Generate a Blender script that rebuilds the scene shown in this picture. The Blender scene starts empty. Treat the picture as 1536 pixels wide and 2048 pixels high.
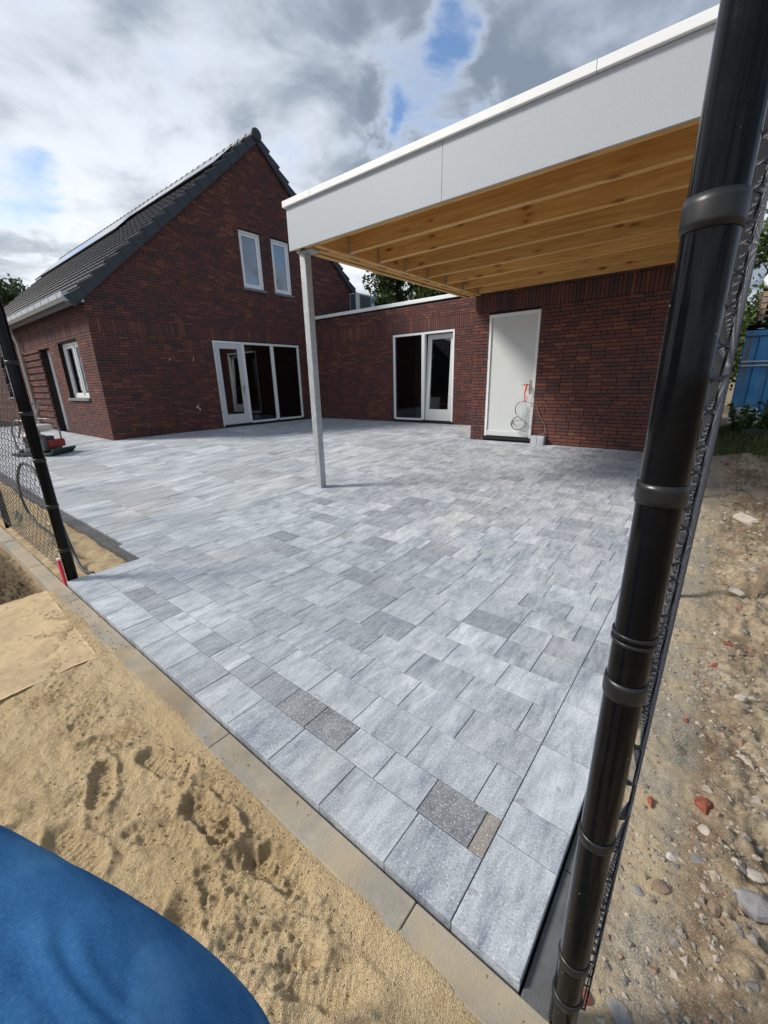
import bpy, math, random
import numpy as np
from mathutils import Matrix, Vector

random.seed(7)
rng = np.random.default_rng(11)
SC = bpy.context.scene
COL = SC.collection

# ------------------------------------------------------------------ camera
CAM = np.array([0.0, 0.0, 1.18])
YAW, PIT, ROL = [math.radians(a) for a in (39.2552, -17.6926, -1.4078)]
FWD = np.array([-math.sin(YAW) * math.cos(PIT), math.cos(YAW) * math.cos(PIT), math.sin(PIT)])
_r = np.array([math.cos(YAW), math.sin(YAW), 0.0])
_u = np.cross(_r, FWD)
RGT = math.cos(ROL) * _r + math.sin(ROL) * _u
UPV = -math.sin(ROL) * _r + math.cos(ROL) * _u
FPX = 819.22
cd = bpy.data.cameras.new('camera')
cam = bpy.data.objects.new('camera', cd)
COL.objects.link(cam)
cd.sensor_fit = 'HORIZONTAL'
cd.sensor_width = 36.0
cd.lens = 36.0 * FPX / 1536.0
cd.clip_start = 0.02
cd.clip_end = 2000.0
cam.matrix_world = Matrix(((RGT[0], UPV[0], -FWD[0], CAM[0]), (RGT[1], UPV[1], -FWD[1], CAM[1]),
                           (RGT[2], UPV[2], -FWD[2], CAM[2]), (0, 0, 0, 1)))
SC.camera = cam


def project(P):
    P = np.asarray(P, float) - CAM
    d = P @ FWD
    d = np.where(np.abs(d) < 1e-6, 1e-6, d)
    return 768 + FPX * (P @ RGT) / d, 1024 - FPX * (P @ UPV) / d, d


def ray(u, v):
    d = (u - 768) / FPX * RGT - (v - 1024) / FPX * UPV + FWD
    return d / np.linalg.norm(d)


# ------------------------------------------------------------------ world, sun, exposure
SUN_EL, SUN_AZ = math.radians(40), math.radians(232)      # azimuth from +Y clockwise
SUND = Vector((math.sin(SUN_AZ) * math.cos(SUN_EL), math.cos(SUN_AZ) * math.cos(SUN_EL), math.sin(SUN_EL)))
SC.view_settings.view_transform = 'Standard'
SC.view_settings.look = 'None'
SC.view_settings.gamma = 1.0
SC.view_settings.use_curve_mapping = False
SC.view_settings.exposure = 0.32

W = bpy.data.worlds.new('World')
SC.world = W
W.use_nodes = True


class NT:
    """small helper to write node trees"""
    def __init__(s, tree):
        s.t = tree
        for n in list(tree.nodes):
            tree.nodes.remove(n)

    def n(s, typ, **kw):
        nd = s.t.nodes.new(typ)
        ins = kw.pop('i', {})
        for k, v in kw.items():
            setattr(nd, k, v)
        for k, v in ins.items():
            s.set(nd.inputs[k], v)
        return nd

    def set(s, sock, v):
        if isinstance(v, bpy.types.NodeSocket):
            s.t.links.new(v, sock)
        elif isinstance(v, bpy.types.Node):
            s.t.links.new(v.outputs[0], sock)
        elif isinstance(v, (tuple, list)) and sock.type == 'RGBA' and len(v) == 3:
            sock.default_value = (*v, 1)
        else:
            sock.default_value = v

    def math(s, op, a, b=0.0, c=0.0, clamp=False):
        nd = s.n('ShaderNodeMath', operation=op, use_clamp=clamp)
        s.set(nd.inputs[0], a); s.set(nd.inputs[1], b); s.set(nd.inputs[2], c)
        return nd.outputs[0]

    def vmath(s, op, a, b=(0, 0, 0), out=0):
        nd = s.n('ShaderNodeVectorMath', operation=op)
        s.set(nd.inputs[0], a); s.set(nd.inputs[1], b)
        return nd.outputs['Value'] if op in ('DOT_PRODUCT', 'LENGTH', 'DISTANCE') else nd.outputs[0]

    def scale(s, v, f):
        nd = s.n('ShaderNodeVectorMath', operation='SCALE')
        s.set(nd.inputs[0], v); s.set(nd.inputs['Scale'], f)
        return nd.outputs[0]

    def mix(s, f, a, b, mode='MIX'):
        nd = s.n('ShaderNodeMix', data_type='RGBA', blend_type=mode)
        s.set(nd.inputs[0], f); s.set(nd.inputs[6], a); s.set(nd.inputs[7], b)
        return nd.outputs[2]

    def ramp(s, f, stops):
        nd = s.n('ShaderNodeValToRGB')
        s.set(nd.inputs[0], f)
        e = nd.color_ramp.elements
        while len(e) < len(stops):
            e.new(0.5)
        for el, (p, c) in zip(e, stops):
            el.position = p
            el.color = (*c, 1) if isinstance(c, (tuple, list)) else (c, c, c, 1)
        return nd.outputs[0]

    def mapr(s, f, a, b, c=0.0, d=1.0, smooth=False):
        nd = s.n('ShaderNodeMapRange', interpolation_type='SMOOTHSTEP' if smooth else 'LINEAR')
        for k, v in zip(range(5), (f, a, b, c, d)):
            s.set(nd.inputs[k], v)
        return nd.outputs[0]

    def noise(s, vec, sc, det=3.0, rough=0.5, dist=0.0):
        nd = s.n('ShaderNodeTexNoise')
        s.set(nd.inputs['Vector'], vec)
        nd.inputs['Scale'].default_value = sc
        nd.inputs['Detail'].default_value = det
        nd.inputs['Roughness'].default_value = rough
        nd.inputs['Distortion'].default_value = dist
        return nd.outputs[0]

    def voro(s, vec, sc, feature='F1', out='Distance', rnd=1.0):
        nd = s.n('ShaderNodeTexVoronoi', feature=feature)
        s.set(nd.inputs['Vector'], vec)
        nd.inputs['Scale'].default_value = sc
        nd.inputs['Randomness'].default_value = rnd
        return nd.outputs[out]

    def comb(s, x, y, z):
        nd = s.n('ShaderNodeCombineXYZ')
        s.set(nd.inputs[0], x); s.set(nd.inputs[1], y); s.set(nd.inputs[2], z)
        return nd.outputs[0]


w = NT(W.node_tree)
sky = w.n('ShaderNodeTexSky', sky_type='NISHITA', sun_disc=False, sun_elevation=SUN_EL,
          sun_rotation=SUN_AZ, air_density=1.0, dust_density=0.0, ozone_density=3.0)
tc = w.n('ShaderNodeTexCoord')
D = w.vmath('NORMALIZE', tc.outputs['Generated'])
sx = w.n('ShaderNodeSeparateXYZ', i={0: D})
zz = w.math('MAXIMUM', sx.outputs[2], 0.0)
den = w.math('ADD', zz, 0.22)
P = w.comb(w.math('DIVIDE', sx.outputs[0], den), w.math('DIVIDE', sx.outputs[1], den), w.math('MULTIPLY', zz, 0.6))
n1 = w.noise(w.vmath('ADD', P, (3.1, 7.7, 0.4)), 1.3, 8.0, 0.58, 0.25)
n2 = w.noise(w.vmath('ADD', P, (11.3, 2.2, 5.0)), 0.95, 4.0, 0.5, 0.3)
n3 = w.noise(w.vmath('ADD', P, (1.3, 9.2, 2.0)), 4.2, 6.0, 0.54, 0.3)
# breaks in the cloud deck
hole = None
for (hu, hv, hr, hs) in ((850, 190, 0.16, 0.19), (775, 285, 0.095, 0.19), (915, 70, 0.09, 0.17), (10, 390, 0.15, 0.22), (20, 570, 0.08, 0.12), (1010, 230, 0.08, 0.13), (np.array([0.775, 0.575, 0.262]), None, 0.30, 0.27)):
    dv = ray(hu, hv) if hv is not None else hu
    ds = w.math('ADD', w.vmath('DISTANCE', D, tuple(dv)), w.math('MULTIPLY', w.math('SUBTRACT', n3, 0.5), 0.22))
    b = w.math('MULTIPLY', w.mapr(ds, hr, hr * 0.1, 0, 1, True), hs)
    hole = b if hole is None else w.math('ADD', hole, b)
dens = w.math('SUBTRACT', w.math('ADD', w.math('MULTIPLY', n1, 0.75), w.math('MULTIPLY', n3, 0.3)), hole)
mask = w.mapr(dens, 0.22, 0.46, 0, 1, True)
# thicker cloud is darker from below, thin edges glow; the side towards the sun is brighter
body = w.math('ADD', w.math('MULTIPLY', n2, 0.55), w.math('MULTIPLY', n3, 0.60))
sunw = w.math('ADD', w.math('MULTIPLY', w.mapr(w.vmath('DOT_PRODUCT', D, tuple(SUND)), -0.55, 0.55, 0.0, 1.0, True), 0.45), w.math('MULTIPLY', w.mapr(zz, 0.12, 0.50, 1.0, 0.0, True), 0.5))
body = w.math('ADD', body, w.mapr(sunw, 0, 1, 0.13, -0.07))
thick = w.mapr(body, 0.42, 0.72, 0, 1, True)
thick = w.math('MULTIPLY', thick, w.mapr(dens, 0.30, 0.50, 0.1, 1, True))
bright = w.mix(sunw, (0.42, 0.49, 0.61), (0.90, 0.925, 0.955))
dark = w.mix(sunw, (0.165, 0.215, 0.29), (0.26, 0.31, 0.375))
ccol = w.mix(thick, bright, dark)
bg1 = w.n('ShaderNodeBackground', i={0: sky, 1: 0.15})
bg2 = w.n('ShaderNodeBackground', i={0: ccol, 1: 1.0})
mx = w.n('ShaderNodeMixShader', i={0: mask, 1: bg1, 2: bg2})
w.n('ShaderNodeOutputWorld', i={0: mx})

sl = bpy.data.lights.new('sun', 'SUN')
sl.energy = 3.4
sl.angle = math.radians(13)
sl.color = (1.0, 0.93, 0.83)
so = bpy.data.objects.new('sun', sl)
COL.objects.link(so)
so.rotation_euler = (-SUND).to_track_quat('-Z', 'Y').to_euler()
so.location = (-6, -6, 12)

# ------------------------------------------------------------------ numpy noise
_perm = rng.random((256, 256))


def vnoise(x, y):
    xi = np.floor(x).astype(int); yi = np.floor(y).astype(int)
    fx = x - xi; fy = y - yi
    fx = fx * fx * (3 - 2 * fx); fy = fy * fy * (3 - 2 * fy)
    a = _perm[xi & 255, yi & 255]; b = _perm[(xi + 1) & 255, yi & 255]
    c = _perm[xi & 255, (yi + 1) & 255]; d = _perm[(xi + 1) & 255, (yi + 1) & 255]
    return (a * (1 - fx) + b * fx) * (1 - fy) + (c * (1 - fx) + d * fx) * fy


def fbm(x, y, o=4, g=0.5):
    t = 0; a = 1; s = 0
    for k in range(o):
        t = t + a * (vnoise(x * 2 ** k + 17.3 * k, y * 2 ** k + 9.1 * k) - 0.5); s += a; a *= g
    return t / s * 2


def sstep(a, b, x):
    t = np.clip((x - a) / (b - a), 0, 1)
    return t * t * (3 - 2 * t)


def zg(x, y):
    """level of the paved ground: flat at the gate, rising to the house"""
    s = y + 0.57 * np.maximum(-4.2 - np.asarray(x, float), 0)
    t = np.clip((s - 2.6) / 5.1, 0, 1)
    return -0.264 * (1 - t)


# ------------------------------------------------------------------ materials
def new_mat(name):
    m = bpy.data.materials.new(name)
    m.use_nodes = True
    t = NT(m.node_tree)
    return m, t


def finish(t, color, rough=0.6, metal=0.0, bump=None, bstr=0.3, bdist=0.01, spec=0.5, **kw):
    p = t.n('ShaderNodeBsdfPrincipled')
    t.set(p.inputs['Base Color'], color)
    t.set(p.inputs['Roughness'], rough)
    t.set(p.inputs['Metallic'], metal)
    t.set(p.inputs['Specular IOR Level'], spec)
    for k, v in kw.items():
        t.set(p.inputs[k], v)
    if bump is not None:
        b = t.n('ShaderNodeBump', i={'Height': bump, 'Strength': bstr, 'Distance': bdist})
        t.t.links.new(b.outputs[0], p.inputs['Normal'])
    t.n('ShaderNodeOutputMaterial', i={0: p})
    return p


def pos(t):
    return t.n('ShaderNodeNewGeometry').outputs['Position']


def tint(t):
    a = t.n('ShaderNodeAttribute', attribute_name='tint')
    o = t.n('ShaderNodeObjectInfo')
    return t.math('FRACT', t.math('ADD', a.outputs['Fac'], o.outputs['Random']))


def simple(name, col, rough=0.5, metal=0.0, var=0.06, sc=9.0, bump=0.0, bsc=60, spec=0.5):
    m, t = new_mat(name)
    p = pos(t)
    n = t.noise(p, sc, 4, 0.6)
    f = t.mapr(n, 0.3, 0.7, 1 - var, 1 + var)
    c = t.scale(t.n('ShaderNodeRGB').outputs[0], f)
    t.t.nodes['RGB'].outputs[0].default_value = (*col, 1)
    r = t.mapr(t.noise(p, sc * 2.3, 3), 0.3, 0.7, max(rough - 0.08, 0.02), min(rough + 0.08, 1))
    b = t.noise(p, bsc, 3) if bump else None
    finish(t, c, r, metal, b, bump, 0.004, spec)
    return m


def brick_material(name, lift=1.0):
    m, t = new_mat(name)
    p = pos(t); k = tint(t)
    q = t.vmath('ADD', p, t.comb(t.math('MULTIPLY', k, 37.0), t.math('MULTIPLY', k, 91.0), 0.0))
    big = t.noise(p, 0.75, 3, 0.6)
    kk = t.math('ADD', t.math('MULTIPLY', k, 0.8), t.mapr(big, 0.3, 0.7, -0.14, 0.26))
    base = t.ramp(kk, [(0.0, (0.050, 0.035, 0.037)), (0.16, (0.066, 0.040, 0.038)), (0.28, (0.088, 0.040, 0.036)),
                       (0.48, (0.105, 0.040, 0.036)), (0.70, (0.125, 0.046, 0.036)), (0.86, (0.165, 0.066, 0.042)), (1.0, (0.20, 0.090, 0.055))])
    n = t.noise(q, 22, 5, 0.65, 0.6)
    base = t.mix(t.mapr(n, 0.35, 0.75, 0, 0.55), base, (0.062, 0.036, 0.038))
    sp = t.noise(q, 140, 2)
    base = t.mix(t.mapr(sp, 0.62, 0.75, 0, 0.35), base, (0.22, 0.17, 0.15))
    base = t.scale(base, lift * 1.25)
    finish(t, base, 0.82, 0, t.math('ADD', t.noise(q, 60, 4), n), 0.5, 0.006, 0.3)
    return m


M = {}
M['brick'] = brick_material('brick_clay')
M['mortar'] = simple('dark_mortar', (0.028, 0.024, 0.024), 0.95, 0, 0.25, 30, 0.4, 120, 0.1)


def paver_material(name, streak, lo, hi, dark, warm, darkshare):
    m, t = new_mat(name)
    p = pos(t); k = tint(t)
    off = t.comb(t.math('MULTIPLY', k, 53.0), t.math('MULTIPLY', k, 29.0), 0.0)
    q = t.vmath('ADD', p, off)
    qs = t.vmath('MULTIPLY', q, (1.0, streak, 1.0))
    s1 = t.noise(qs, 15, 4, 0.62, 0.35)
    s2 = t.noise(qs, 42, 4, 0.7, 0.2)
    s3 = t.noise(t.vmath('MULTIPLY', q, (1.0, 0.5, 1.0)), 3.2, 3, 0.55, 0.3)
    f = t.math('ADD', t.math('ADD', t.math('MULTIPLY', s1, 0.42), t.math('MULTIPLY', s2, 0.34)), t.math('MULTIPLY', s3, 0.36))
    c = t.ramp(t.mapr(f, 0.42, 0.71, 0, 1), [(0.0, lo), (0.5, tuple((a + b) / 2 for a, b in zip(lo, hi))), (1.0, hi)])
    # whole stones are darker or warmer than others
    k2 = t.math('FRACT', t.math('MULTIPLY', k, 17.31))
    c = t.mix(t.mapr(k2, 1 - darkshare, 1.0, 0, 0.75, True), c, t.mix(t.mapr(s2, 0.35, 0.7), tuple(x * 0.7 for x in dark), tuple(x * 1.5 for x in dark)))
    k3 = t.math('FRACT', t.math('MULTIPLY', k, 41.7))
    c = t.mix(t.mapr(k3, 0.8, 1.0, 0, 0.12), c, warm)
    c = t.scale(c, t.mapr(t.math('FRACT', t.math('MULTIPLY', k, 7.13)), 0, 1, 0.9, 1.08))
    g = t.noise(q, 170, 2, 0.6)
    c = t.mix(t.mapr(g, 0.58, 0.68, 0, 0.62), c, (0.74, 0.775, 0.81))
    c = t.mix(t.mapr(g, 0.42, 0.32, 0, 0.6), c, tuple(x * 0.55 for x in lo))
    # sand dust swept over the paving
    d = t.noise(p, 0.9, 4, 0.6, 0.4)
    c = t.mix(t.mapr(d, 0.55, 0.75, 0, 0.22), c, (0.52, 0.44, 0.32))
    # drips near the gate
    st = t.noise(p, 14, 2, 0.5)
    c = t.mix(t.mapr(st, 0.705, 0.725, 0, 0.4), c, (0.20, 0.19, 0.18))
    h = t.math('ADD', g, t.math('MULTIPLY', s2, 0.8))
    finish(t, c, 0.72, 0, h, 0.22, 0.003, 0.35)
    return m


M['paver'] = paver_material('grey_nuanced_concrete_paver', 0.26, (0.195, 0.23, 0.285), (0.58, 0.62, 0.665), (0.205, 0.23, 0.27), (0.47, 0.46, 0.44), 0.24)
M['paver_dark'] = paver_material('dark_grey_concrete_paver', 0.5, (0.125, 0.135, 0.155), (0.32, 0.335, 0.36), (0.17, 0.18, 0.195), (0.2, 0.2, 0.2), 0.2)
M['paver_mid'] = paver_material('mid_grey_concrete_paver', 0.3, (0.16, 0.18, 0.215), (0.40, 0.43, 0.47), (0.19, 0.20, 0.225), (0.35, 0.35, 0.35), 0.2)
M['paver_brown'] = paver_material('brown_grey_concrete_paver', 0.5, (0.17, 0.155, 0.14), (0.33, 0.31, 0.28), (0.2, 0.18, 0.16), (0.3, 0.27, 0.24), 0.2)
M['terrace_tile'] = paver_material('streaked_grey_terrace_tile', 0.085, (0.15, 0.18, 0.225), (0.66, 0.695, 0.73), (0.30, 0.33, 0.37), (0.53, 0.50, 0.44), 0.25)
M['joint'] = simple('joint_sand', (0.045, 0.043, 0.040), 0.95, 0, 0.3, 40)


def concrete_material():
    m, t = new_mat('kerb_concrete')
    p = pos(t)
    n = t.noise(p, 5, 5, 0.65); f = t.noise(p, 150, 3)
    c = t.ramp(n, [(0.3, (0.25, 0.235, 0.20)), (0.55, (0.33, 0.31, 0.265)), (0.75, (0.40, 0.385, 0.34))])
    c = t.mix(t.mapr(f, 0.35, 0.65, 0, 0.35), c, (0.19, 0.18, 0.16))
    s = t.noise(t.vmath('ADD', p, (5, 2, 0)), 1.3, 8, 0.74, 0.5)
    c = t.mix(t.mapr(s, 0.42, 0.62, 0, 0.75), c, t.mix(f, (0.40, 0.30, 0.17), (0.56, 0.44, 0.28)))
    wet = t.noise(t.vmath('ADD', p, (2, 8, 0)), 1.1, 4, 0.6, 0.5)
    c = t.mix(t.mapr(wet, 0.53, 0.66, 0, 0.5), c, (0.13, 0.105, 0.07))
    finish(t, c, 0.85, 0, t.math('ADD', f, s), 0.35, 0.004, 0.3)
    return m


M['concrete'] = concrete_material()
M['dark_concrete'] = simple('dark_edging_concrete', (0.105, 0.11, 0.115), 0.85, 0, 0.25, 12, 0.4, 140, 0.3)


def sand_material():
    m, t = new_mat('building_sand')
    p = pos(t)
    n = t.noise(p, 1.7, 5, 0.62, 0.4); f = t.noise(p, 260, 2, 0.7); g = t.noise(p, 60, 4, 0.7)
    c = t.ramp(n, [(0.28, (0.52, 0.375, 0.19)), (0.5, (0.65, 0.49, 0.275)), (0.72, (0.74, 0.585, 0.365))])
    c = t.mix(t.mapr(f, 0.36, 0.68, 0, 0.5), c, (0.70, 0.58, 0.41))
    c = t.mix(t.mapr(f, 0.5, 0.28, 0, 0.6), c, (0.30, 0.21, 0.115))
    damp = t.noise(t.vmath('ADD', p, (4, 1, 0)), 3.4, 4, 0.65, 0.5)
    c = t.mix(t.mapr(damp, 0.50, 0.70, 0, 0.55), c, (0.34, 0.235, 0.115))
    # dark soil showing through on the left, before the kerb
    sx = t.n('ShaderNodeSeparateXYZ', i={0: p})
    soil = t.math('MULTIPLY', t.mapr(sx.outputs[0], -3.75, -4.0, 0, 1), t.mapr(sx.outputs[1], 0.60, 0.50, 0, 1))
    c = t.mix(soil, c, t.mix(t.mapr(g, 0.35, 0.65), (0.075, 0.052, 0.034), (0.24, 0.18, 0.11)))
    finish(t, c, 0.92, 0, t.math('ADD', t.math('MULTIPLY', f, 0.8), t.math('MULTIPLY', g, 1.2)), 1.0, 0.014, 0.2)
    return m


M['sand'] = sand_material()


def dirt_material():
    m, t = new_mat('rubble_strewn_soil')
    p = pos(t)
    n = t.noise(p, 2.6, 6, 0.68, 0.6); f = t.noise(p, 230, 2, 0.7); g = t.noise(p, 34, 5, 0.7, 0.5)
    c = t.ramp(n, [(0.28, (0.11, 0.080, 0.052)), (0.42, (0.25, 0.185, 0.12)), (0.54, (0.44, 0.355, 0.24)), (0.72, (0.58, 0.495, 0.365))])
    c = t.mix(t.mapr(g, 0.42, 0.66, 0, 0.6), c, (0.125, 0.088, 0.055))
    c = t.mix(t.mapr(f, 0.55, 0.70, 0, 0.55), c, (0.56, 0.52, 0.45))
    c = t.mix(t.mapr(f, 0.42, 0.30, 0, 0.5), c, (0.09, 0.068, 0.045))
    sx = t.n('ShaderNodeSeparateXYZ', i={0: p})
    strip = t.mapr(t.math('ADD', sx.outputs[0], t.math('MULTIPLY', t.math('SUBTRACT', n, 0.5), 0.25)), 0.17, 0.10, 0, 0.85, True)
    gs = t.mix(t.mapr(f, 0.4, 0.66), (0.22, 0.20, 0.165), (0.47, 0.43, 0.36))
    gs = t.mix(t.mapr(t.noise(p, 5, 4), 0.4, 0.6), gs, (0.45, 0.37, 0.25))
    c = t.mix(strip, c, gs)
    gr = t.mapr(t.math('ADD', sx.outputs[1], t.math('MULTIPLY', n, 2.0)), 8.1, 9.5, 0, 0.85, True)
    c = t.mix(gr, c, t.mix(t.mapr(g, 0.35, 0.65), (0.045, 0.065, 0.018), (0.12, 0.12, 0.045)))
    finish(t, c, 0.95, 0, t.math('ADD', t.math('MULTIPLY', f, 0.6), g), 0.8, 0.012, 0.2)
    return m


M['dirt'] = dirt_material()
M['ground'] = simple('far_ground_soil', (0.21, 0.17, 0.105), 0.95, 0, 0.35, 0.6, 0.5, 8, 0.2)


def wood_material(name, axis, tone=1.0):
    """spruce; grain along the given axis 0=x 1=y"""
    m, t = new_mat(name)
    p = pos(t); k = tint(t)
    sc = [1.0, 1.0, 1.0]; sc[axis] = 0.055
    q = t.vmath('ADD', p, t.comb(t.math('MULTIPLY', k, 11.0), t.math('MULTIPLY', k, 7.0), t.math('MULTIPLY', k, 5.0)))
    qs = t.vmath('MULTIPLY', q, tuple(sc))
    g = t.noise(qs, 38, 4, 0.6, 0.5)
    c = t.ramp(t.mapr(g, 0.3, 0.7), [(0.0, (0.52, 0.28, 0.085)), (0.5, (0.66, 0.38, 0.13)), (1.0, (0.77, 0.49, 0.195))])
    ks = [1.6, 1.6, 1.6]; ks[axis] = 0.55
    v = t.voro(t.vmath('MULTIPLY', q, tuple(ks)), 4.6)
    c = t.mix(t.mapr(v, 0.16, 0.10, 0, 0.95, True), c, (0.155, 0.058, 0.016))
    c = t.mix(t.mapr(v, 0.30, 0.14, 0, 0.4, True), c, (0.36, 0.17, 0.05))
    c = t.mix(t.mapr(t.noise(q, 1.5, 3), 0.4, 0.7, 0, 0.4), c, (0.48, 0.25, 0.085))
    c = t.scale(c, t.math('MULTIPLY', t.mapr(k, 0, 1, 0.85, 1.08), tone))
    finish(t, c, 0.62, 0, g, 0.12, 0.003, 0.35)
    return m


M['wood_x'] = wood_material('spruce_along_joist', 0)
M['wood_y'] = wood_material('spruce_along_beam', 1)
M['white'] = simple('white_painted_frame', (0.80, 0.82, 0.83), 0.32, 0, 0.03, 3)
M['door_white'] = simple('white_door_leaf', (0.60, 0.63, 0.635), 0.38, 0, 0.03, 2)
M['trim'] = simple('white_aluminium_trim', (0.84, 0.86, 0.88), 0.35, 0, 0.02, 3)
M['coping'] = simple('zinc_grey_coping', (0.50, 0.52, 0.55), 0.4, 0.35, 0.05, 3)
M['black_plastic'] = simple('black_plastic', (0.010, 0.011, 0.013), 0.38, 0, 0.2, 20)
M['rubber'] = simple('black_rubber', (0.02, 0.02, 0.022), 0.7, 0, 0.25, 20)
M['wire_coat'] = simple('black_coated_wire', (0.062, 0.065, 0.078), 0.4, 0, 0.1, 20)
M['chrome'] = simple('satin_steel', (0.55, 0.55, 0.56), 0.3, 0.9, 0.06, 10)
M['bluestone'] = simple('grey_sill_stone', (0.16, 0.17, 0.185), 0.6, 0, 0.15, 14)
M['roof_tile'] = simple('anthracite_roof_tile', (0.030, 0.034, 0.044), 0.48, 0, 0.18, 5, 0.2, 90)
M['roof_base'] = simple('roof_underlay', (0.02, 0.02, 0.022), 0.9)
M['roof_felt'] = simple('black_roof_felt', (0.03, 0.03, 0.032), 0.9)
M['zinc'] = simple('zinc_gutter', (0.42, 0.45, 0.48), 0.38, 0.6, 0.08, 6)
M['pvc'] = simple('grey_downpipe_pvc', (0.45, 0.44, 0.42), 0.5, 0, 0.06, 6)
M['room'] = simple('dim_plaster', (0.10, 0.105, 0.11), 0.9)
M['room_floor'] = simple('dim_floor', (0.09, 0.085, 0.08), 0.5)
M['red_paint'] = simple('red_engine_paint', (0.32, 0.022, 0.022), 0.4, 0, 0.2, 18)
M['cream'] = simple('cream_plastic_tank', (0.66, 0.65, 0.56), 0.4, 0, 0.08, 14)
M['green_steel'] = simple('worn_green_steel', (0.035, 0.075, 0.055), 0.6, 0.2, 0.4, 14)
M['grey_steel'] = simple('worn_grey_steel', (0.26, 0.26, 0.25), 0.5, 0.5, 0.25, 16)
M['engine'] = simple('engine_block', (0.10, 0.10, 0.10), 0.5, 0.4, 0.3, 20)
M['blue_paint'] = None
M['bag'] = simple('white_plastic_film', (0.75, 0.77, 0.78), 0.35, 0, 0.08, 8)
M['pallet'] = simple('weathered_pallet_wood', (0.27, 0.20, 0.15), 0.85, 0, 0.3, 9, 0.4, 50)
M['tarp_blue'] = simple('blue_tarpaulin', (0.028, 0.06, 0.26), 0.5, 0, 0.2, 8)
M['tarp_grey'] = simple('grey_green_tarpaulin', (0.10, 0.115, 0.11), 0.6, 0, 0.2, 8)
M['stake'] = simple('sawn_stake', (0.40, 0.30, 0.20), 0.85, 0, 0.2, 12)
M['pink'] = simple('fluorescent_red_paint', (0.72, 0.035, 0.10), 0.6, 0, 0.1, 20)
M['pale'] = simple('pale_stake_end', (0.68, 0.62, 0.60), 0.8)
M['orange'] = simple('orange_strap', (0.85, 0.13, 0.02), 0.5)
M['cable'] = simple('grey_cable', (0.13, 0.12, 0.115), 0.55)
M['cable_pale'] = simple('pale_worn_cable', (0.25, 0.20, 0.17), 0.6)
M['hose'] = simple('dark_hose', (0.05, 0.055, 0.058), 0.5)
M['brass'] = simple('chromed_tap', (0.60, 0.58, 0.56), 0.28, 0.9)
M['porcelain'] = simple('white_porcelain', (0.74, 0.75, 0.78), 0.3)
M['fan_grille'] = simple('grey_grille', (0.14, 0.15, 0.17), 0.5)
M['ac_fin'] = simple('blue_grey_fins', (0.05, 0.085, 0.13), 0.4, 0.3)
M['ac_body'] = simple('pale_appliance_casing', (0.52, 0.55, 0.54), 0.45)
M['sticker_blue'] = simple('blue_sticker', (0.02, 0.20, 0.36), 0.4)
M['stone_grey'] = simple('grey_rock', (0.24, 0.235, 0.24), 0.9, 0, 0.3, 25, 0.6, 60)
M['stone_pale'] = simple('pale_rock', (0.47, 0.42, 0.36), 0.9, 0, 0.22, 25, 0.6, 60)
M['stone_brown'] = simple('brown_rock', (0.26, 0.19, 0.14), 0.9, 0, 0.25, 25, 0.6, 60)
M['red_shard'] = simple('broken_red_brick', (0.26, 0.075, 0.048), 0.9, 0, 0.35, 30, 0.6, 80)
M['bark'] = simple('bark', (0.085, 0.065, 0.048), 0.95, 0, 0.3, 12, 0.6, 30)
M['armchair'] = simple('brown_upholstery', (0.20, 0.13, 0.08), 0.85)
M['pot'] = simple('terracotta_pot', (0.55, 0.14, 0.05), 0.7)
M['denim'] = None
M['shoe'] = simple('dark_leather', (0.03, 0.026, 0.024), 0.6)
M['indoor_white2'] = simple('pale_window_blind', (0.55, 0.56, 0.55), 0.8)
M['indoor_white'] = simple('indoor_white_paint', (0.22, 0.23, 0.24), 0.5)


def mat_fascia():
    m, t = new_mat('light_grey_fascia_board')
    p = pos(t)
    f = t.noise(p, 190, 2, 0.6)
    c = t.mix(t.mapr(f, 0.35, 0.65), (0.385, 0.42, 0.465), (0.435, 0.475, 0.52))
    n = t.noise(p, 0.8, 3)
    c = t.scale(c, t.mapr(n, 0.3, 0.7, 0.97, 1.03))
    finish(t, c, 0.5, 0, f, 0.1, 0.002, 0.4)
    return m


M['fascia'] = mat_fascia()


def mat_galv():
    m, t = new_mat('galvanised_steel')
    p = pos(t)
    n1 = t.noise(p, 9, 5, 0.7, 0.6)
    v = t.mapr(t.voro(p, 55), 0.0, 0.7, 0.55, 1.15)
    c = t.mix(0.42, t.ramp(n1, [(0.32, (0.28, 0.31, 0.33)), (0.6, (0.47, 0.50, 0.52)), (0.78, (0.62, 0.64, 0.65))]), t.mix(1.0, (0.50, 0.53, 0.55), v, 'MULTIPLY'))
    r = t.mapr(t.noise(p, 30, 4), 0.3, 0.7, 0.36, 0.62)
    finish(t, c, r, 0.45, n1, 0.1, 0.002)
    return m


M['galv'] = mat_galv()


def mat_blackpost():
    m, t = new_mat('black_powder_coat')
    p = pos(t)
    f = t.noise(p, 400, 2)
    dust = t.noise(p, 30, 5, 0.7)
    c = t.mix(t.mapr(dust, 0.5, 0.8, 0, 0.25), (0.004, 0.0045, 0.006), (0.022, 0.021, 0.019))
    spk = t.voro(p, 34)
    c = t.mix(t.mapr(spk, 0.045, 0.03, 0, 0.7), c, (0.5, 0.5, 0.48))
    r = t.mapr(dust, 0.35, 0.75, 0.05, 0.15)
    finish(t, c, r, 0, f, 0.015, 0.001, 0.17)
    return m


M['black_post'] = mat_blackpost()


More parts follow.
